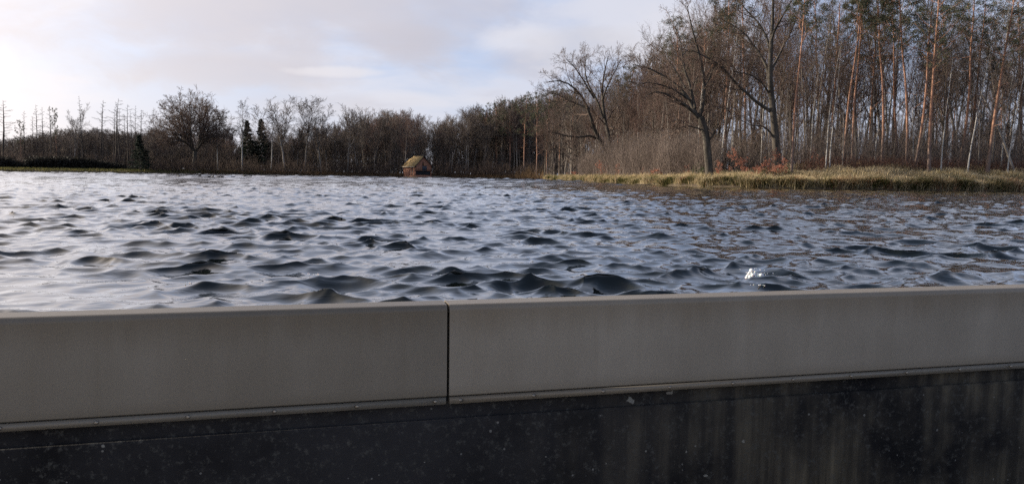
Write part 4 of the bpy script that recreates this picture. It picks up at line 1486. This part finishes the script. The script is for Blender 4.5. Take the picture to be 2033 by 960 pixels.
tn = np.where((dd < 1.1) & (vnoise(XY[:, 0], XY[:, 1], 1.4, 9) > .25), .98, np.clip(tn, .05, .84))
sets.append(blades(XY, g3.uniform(.3, .75, len(XY)) * np.clip(1 + .8 * vnoise(XY[:, 0], XY[:, 1], 1.1, 4), .3, 1.9), .035, tn, np.clip(.8 + .7 * vnoise(XY[:, 0], XY[:, 1], .7, 8), .2, 1.7), 7))
# tussocks hanging over the water's edge
cx = g3.uniform(1080, 2120, 330); cY = np.array([shore_Y(min(p, 2200)) for p in cx])
cX = np.array([gx(p, y) for p, y in zip(cx, cY)])
dd = sdf(cX, cY)
nb = 60
ang = g3.random((len(cX), nb)) * 6.283
rad = np.abs(g3.normal(0, .22, (len(cX), nb)))
TX = np.stack([(cX[:, None] + rad * np.cos(ang)).ravel(), (cY[:, None] + .25 + rad * np.sin(ang)).ravel()], 1)
hh = np.repeat(g3.uniform(.4, .85, len(cX)), nb) * g3.uniform(.7, 1.2, len(TX))
tt = np.repeat(np.where(g3.random(len(cX)) < .42, g3.uniform(0, .25, len(cX)), g3.uniform(.35, 1.0, len(cX))), nb) + g3.normal(0, .06, len(TX))
sets.append(blades(TX, hh, .035, np.clip(tt, 0, 1), np.full(len(TX), .9), 8, 0.12, np.stack([np.cos(ang).ravel(), np.sin(ang).ravel()], 1)))
grass_obj('bank_grass', sets, M['grass'], 'straw-coloured winter grass and tussocks covering the bank and spit', 'grass')
# far shore grass strip
px = g3.uniform(-40, 520, 9000); Y = np.interp(px, [a for a, b in far], [b for a, b in far]) + g3.uniform(.1, 8, len(px))
XY = np.stack([[gx(p, y) for p, y in zip(px, Y)], Y], 1)
grass_obj('shore_grass', [blades(XY, g3.uniform(.3, .8, len(XY)), .10, g3.uniform(.05, .28, len(XY)), np.full(len(XY), .4), 9)], M['grass'], 'thin strip of dull grass along the far left shore', 'grass')
px = g3.uniform(400, 1075, 6000); Y = np.interp(px, [a for a, b in far] + [1090], [b for a, b in far] + [202]) + g3.uniform(.0, 2.2, len(px))
XY = np.stack([[gx(p, y) for p, y in zip(px, Y)], Y], 1)
grass_obj('shore_grass', [blades(XY, g3.uniform(.4, 1.1, len(XY)), .09, g3.random(len(XY)) * .5, np.full(len(XY), .5), 10)], M['reed'], 'dead brown sedge at the waterline below the far wood', 'grass')

# dark clipped-looking shrub mass on the far left shore
px = np.concatenate([g3.uniform(-40, 38, 900), g3.uniform(44, 245, 3000)])
Y = np.interp(px, [a for a, b in far], [b for a, b in far]) + g3.uniform(7, 13, len(px))
topz = np.interp(px, [-40, 20, 38, 44, 60, 150, 190, 245], [2.6, 2.5, 1.2, 1.0, 2.6, 2.9, 2.2, 1.0])
C = np.stack([[gx(p, y) for p, y in zip(px, Y)], Y, ground_z(np.array([gx(p, y) for p, y in zip(px, Y)]), Y) + topz * g3.random(len(px)) ** .7], 1)
V, Q = leaf_cards(g3, C, .26, 9, .35, 2.0)
tag(link(bpy.data.objects.new('shrub_mass', mesh_np('shrub_mass', V, Q, None, [M['dark_shrub']]))), 'low dark evergreen shrub mass along the far left shore', 'shrubs', kind='stuff')

# ------------------------------------------------------------------ boathouse
HX, HY = gx(829, 217), 217.0
BH = empty('boathouse', (HX, HY, 0), R(36))
tag(BH, 'small red brick boathouse with mossy gabled roof standing in the water', 'boathouse')
BW, BL, EH, RH = 5.2, 6.6, 3.15, 5.75          # width, length, eaves, ridge
wl_, wr = -BW / 2, BW / 2
yf, yb = -BL / 2, BL / 2
# front gable with its openings left open
b = MB()
b.box(wl_, wr, yf, yf + .3, -1.2, 0.55)                     # below the boat opening
b.box(wl_, wl_ + .28, yf, yf + .3, 0.55, 1.55); b.box(wr - .28, wr, yf, yf + .3, 0.55, 1.55)
b.box(wl_, -.35, yf, yf + .3, 1.55, 3.1); b.box(1.15, wr, yf, yf + .3, 1.55, 3.1)
b.box(-.35, 1.15, yf, yf + .3, 1.55, 1.72)
zt = lambda x: EH + (RH - EH) * (1 - abs(x) / (BW / 2))
for xa, xb in ((wl_, -.35), (-.35, .2), (.2, 1.15), (1.15, wr)):
    lo_ = 3.1 if not (-.4 < xa < .1) else 3.95
    xsn = np.linspace(xa, xb, 4)
    for q in range(3):
        x0_, x1_ = xsn[q], xsn[q + 1]
        za, zb = max(zt(x0_), lo_), max(zt(x1_), lo_)
        b.quad((x0_, yf, lo_), (x1_, yf, lo_), (x1_, yf, zb), (x0_, yf, za))
b.build('front_wall', M['brick'], BH)
b = MB(); b.box(wl_, wl_ + .3, yf + .301, -1.95, -1.2, EH); b.box(wl_, wl_ + .3, -1.25, -.75, -1.2, EH); b.box(wl_, wl_ + .3, -.15, yb, -1.2, EH)
b.box(wl_, wl_ + .3, -1.95, -1.25, 2.35, EH); b.box(wl_, wl_ + .3, -.75, -.15, 2.0, EH); b.box(wl_, wl_ + .3, -1.95, -1.25, -1.2, .35); b.box(wl_, wl_ + .3, -.75, -.15, -1.2, .35)
b.build('side_wall', M['brick'], BH)
b = MB(); b.box(wr - .3, wr, yf + .301, yb, -1.2, EH); b.build('side_wall', M['brick'], BH)
b = MB(); b.box(wl_ + .301, wr - .301, yb - .3, yb, -1.2, EH); b.build('rear_wall', M['brick'], BH)
for y0_, y1_, z1_ in ((-1.95, -1.25, 2.35), (-.75, -.15, 2.0)):
    b = MB(); b.box(wl_ + .12, wl_ + .17, y0_, y1_, .35, z1_); d = b.build('door', M['dark_wood'], BH)
    b = MB(); b.box(wl_ + .09, wl_ + .118, y0_ + .08, y0_ + .13, 1.2, 1.3); b.build('handle', M['gutter'], d)
b = MB()
for q in range(9):
    x0_ = wl_ + .285 + q * (BW - .57) / 9
    b.box(x0_, x0_ + (BW - .57) / 9 - .02, yf + .18, yf + .22, .55, 1.55)
b.build('boat_gate', M['dark_wood'], BH)
b = MB(); b.box(wl_ - .05, wr + .05, yf - .06, yf - .003, 1.56, 1.68); b.build('lintel', M['dark_wood'], BH)
b = MB(); b.box(-.35, 1.15, yf + .1, yf + .15, 1.72, 3.1); sh = b.build('shutter', M['shutter'], BH)
b = MB(); b.box(.38, .42, yf + .07, yf + .098, 1.74, 3.08); b.build('rail', M['dark_wood'], sh)
b = MB(); b.box(-.35, .2, yf + .15, yf + .19, 3.1, 3.95); b.build('loft_opening', M['dark_wood'], BH)
ov, oe, th_ = .35, .45, .14
sl_ = (RH - EH) / (BW / 2)
zE = EH - oe * sl_
for sgn in (-1, 1):
    b = MB()
    rows = 9
    for q in range(rows):                       # courses of tiles, each lapping the next
        u0, u1 = q / rows, (q + 1) / rows + .02
        xa, xb = sgn * (BW / 2 + oe) * (1 - u0), sgn * (BW / 2 + oe) * max(1 - u1, 0)
        za, zb = zE + (RH - zE) * u0 + .06 + .03, zE + (RH - zE) * min(u1, 1) + .06
        n = len(b.v)
        ya, yb2 = yf - ov, yb + ov - (1.6 * max(0, u0 - .45) / .55)
        ids = [(xa, ya, za), (xb, ya, zb), (xb, yb2, zb), (xa, yb2, za)]
        b.v += ids + [(p_[0], p_[1], p_[2] - .10) for p_ in ids]
        for f in ((0, 1, 2, 3), (7, 6, 5, 4), (0, 4, 5, 1), (1, 5, 6, 2), (2, 6, 7, 3), (3, 7, 4, 0)):
            b.q.append(tuple(n + i_ for i_ in f))
    rf = b.build('roof', M['roof'], BH)
    b = MB()
    xe = sgn * (BW / 2 + oe)
    b.box(min(xe, xe + sgn * .1), max(xe, xe + sgn * .1), yf - ov, yb + ov, zE - .02, zE + .10)
    b.build('gutter', M['gutter'], rf)
    b = MB()
    for (x0_, z0_), (x1_, z1_) in [(((BW / 2 + oe) * sgn, zE), (0, RH))]:
        b.quad((x0_, yf - ov - .02, z0_ - .16), (x1_, yf - ov - .02, z1_ - .16), (x1_, yf - ov - .02, z1_ + .07), (x0_, yf - ov - .02, z0_ + .07))
        b.quad((x0_, yf - ov + .02, z0_ - .16), (x1_, yf - ov + .02, z1_ - .16), (x1_, yf - ov - .02, z1_ - .16), (x0_, yf - ov - .02, z0_ - .16))
    b.build('verge_board', M['dark_wood'], rf)
b = MB(); b.box(wr + .25, wr + 4.2, yf - .3, yf + .9, -.6, .28)
js = b.build('landing_stage', M['stone'], None); js.location = (HX, HY, 0); js.rotation_euler = (0, 0, R(36))
tag(js, 'low pale stone landing stage beside the brick boathouse', 'landing stage')

# ------------------------------------------------------------------ ducks


def duck_mesh(name, head_up=1.0):
    """one continuous body: tail, back, breast, neck, head as lofted rings along a bent spine"""
    sp = [(-.20, .10, .006, .006), (-.17, .085, .03, .025), (-.10, .06, .075, .055), (0, .055, .095, .07), (.09, .06, .08, .066), (.14, .085, .052, .05), (.155, .13 * head_up, .034, .034),
          (.165, .175 * head_up, .03, .03), (.185, .205 * head_up, .036, .034), (.215, .208 * head_up, .03, .026), (.235, .203 * head_up, .012, .012)]
    k = 10
    V, Q = [], []
    for j, (x, z, ry, rz_) in enumerate(sp):
        a_, b_ = sp[max(j - 1, 0)], sp[min(j + 1, len(sp) - 1)]
        tx, tz = b_[0] - a_[0], b_[1] - a_[1]
        L_ = math.hypot(tx, tz); nx_, nz_ = -tz / L_, tx / L_
        for i_ in range(k):
            a = i_ / k * 2 * math.pi
            V.append((x + nx_ * rz_ * math.sin(a), ry * math.cos(a), z + nz_ * rz_ * math.sin(a)))
    for j in range(len(sp) - 1):
        for i_ in range(k):
            Q.append((j * k + i_, j * k + (i_ + 1) % k, (j + 1) * k + (i_ + 1) % k, (j + 1) * k + i_))
    bill = [(.228, 0.014, .208 * head_up), (.228, -.014, .208 * head_up), (.228, 0, .192 * head_up), (.285, .008, .193 * head_up), (.285, -.008, .193 * head_up), (.285, 0, .187 * head_up)]
    return mesh_np(name, np.array(V), Q, None, [M['duck']], True), mesh_np('bill', np.array(bill), [(0, 1, 4, 3), (1, 2, 5, 4), (2, 0, 3, 5)], [(3, 4, 5)], [M['duck_bill']])


d_up, b_up = duck_mesh('body', 1.0)
d_lo, b_lo = duck_mesh('body', .72)
gd = np.random.default_rng(3)
for i, (px, py, low) in enumerate(((355, 351.5, 1), (381, 352, 0), (396, 351.5, 0), (415, 353, 1), (422, 352, 0), (433, 353, 1), (441, 353, 1), (457, 351.5, 0), (462, 353, 1), (485, 352.5, 0), (497, 352, 1))):
    Y = .75 * F / max(py - hor(px), 4)
    x = gx(px, Y)
    o = empty('duck', (x, Y, water_h(x, Y) + .02), R(gd.uniform(-40, 40)) + (math.pi if i in (0, 6, 9) else 0), (1.25, 1.25, 1.25))
    link(bpy.data.objects.new('body', d_lo if low else d_up), o)
    link(bpy.data.objects.new('bill', b_lo if low else b_up), o)
    tag(o, 'dark duck with head tucked low floating in the flock on the lake' if low else 'dark duck with raised head floating in the flock on the lake', 'duck', 'low-headed ducks in the flock' if low else 'raised-head ducks in the flock')

# ------------------------------------------------------------------ foam thrown up by a breaking wave
gf = np.random.default_rng(17)


def blob(c, r, seed, sub=2):
    import bmesh
    bm = bmesh.new()
    bmesh.ops.create_icosphere(bm, subdivisions=sub, radius=1.0)
    V = np.array([v.co[:] for v in bm.verts]); T = [[v.index for v in f.verts] for f in bm.faces]
    bm.free()
    g = np.random.default_rng(seed)
    q = g.normal(0, 1, (5, 3)); w = g.uniform(0, 6, 5)
    V = V * (1 + .22 * sum(np.sin(V @ q[i] * 2.2 + w[i]) for i in range(5))[:, None] / 2.2)
    return V * np.array(r) + np.array(c), np.array(T)


p0 = crest_near(gx(1487, 6.1), 6.1, .10) + np.array([0, -.02, .012])
spl = empty('foam_splash', tuple(p0))
tag(spl, 'white burst of foam leaping from a wave crest near the coping', 'splash')
Vs, Ts, n = [], [], 0
for i in range(30):
    a = gf.uniform(-1, 1)
    c = (a * .055 + gf.normal(0, .010), gf.normal(0, .02), .042 * (1 - a * a) - .02 + gf.normal(0, .011) - .03 * a * (a > 0))
    s = gf.uniform(.006, .018)
    v, t_ = blob(c, (s * 1.2, s, s), 300 + i, 1 if i % 3 else 2)
    Vs.append(v); Ts.append(t_ + n); n += len(v)
link(bpy.data.objects.new('foam_crest', mesh_np('foam_crest', np.concatenate(Vs), None, np.concatenate(Ts), [M['foam']], True)), spl)
Vs, Ts, n = [], [], 0
for i in range(46):
    c = (gf.normal(.015, .045), gf.normal(0, .04), gf.uniform(-.06, .055))
    v, t_ = blob(c, (.0028, .0028, .0028), 400 + i, 1)
    Vs.append(v); Ts.append(t_ + n); n += len(v)
link(bpy.data.objects.new('droplets', mesh_np('droplets', np.concatenate(Vs), None, np.concatenate(Ts), [M['foam']], True)), spl)


# small foam flecks riding on wave crests
for i, (px, Y) in enumerate(((1508, 5.2), (345, 5.0), (632, 5.4), (860, 5.8))):
    c0 = crest_near(gx(px, Y), Y, .10)
    Vs, Ts, n = [], [], 0
    for q in range(12):
        s = gf.uniform(.002, .006)
        v, t_ = blob((gf.normal(0, .028), gf.normal(0, .014), gf.uniform(-.004, .001)), (s * 1.6, s, s * .4), 600 + i * 20 + q, 1)
        Vs.append(v); Ts.append(t_ + n); n += len(v)
    o = link(bpy.data.objects.new('foam_fleck', mesh_np('foam_fleck', np.concatenate(Vs), None, np.concatenate(Ts), [M['foam']], True)))
    o.location = tuple(c0)
    tag(o, 'tiny fleck of white foam on a wave behind the coping', 'foam', 'foam flecks behind the coping')
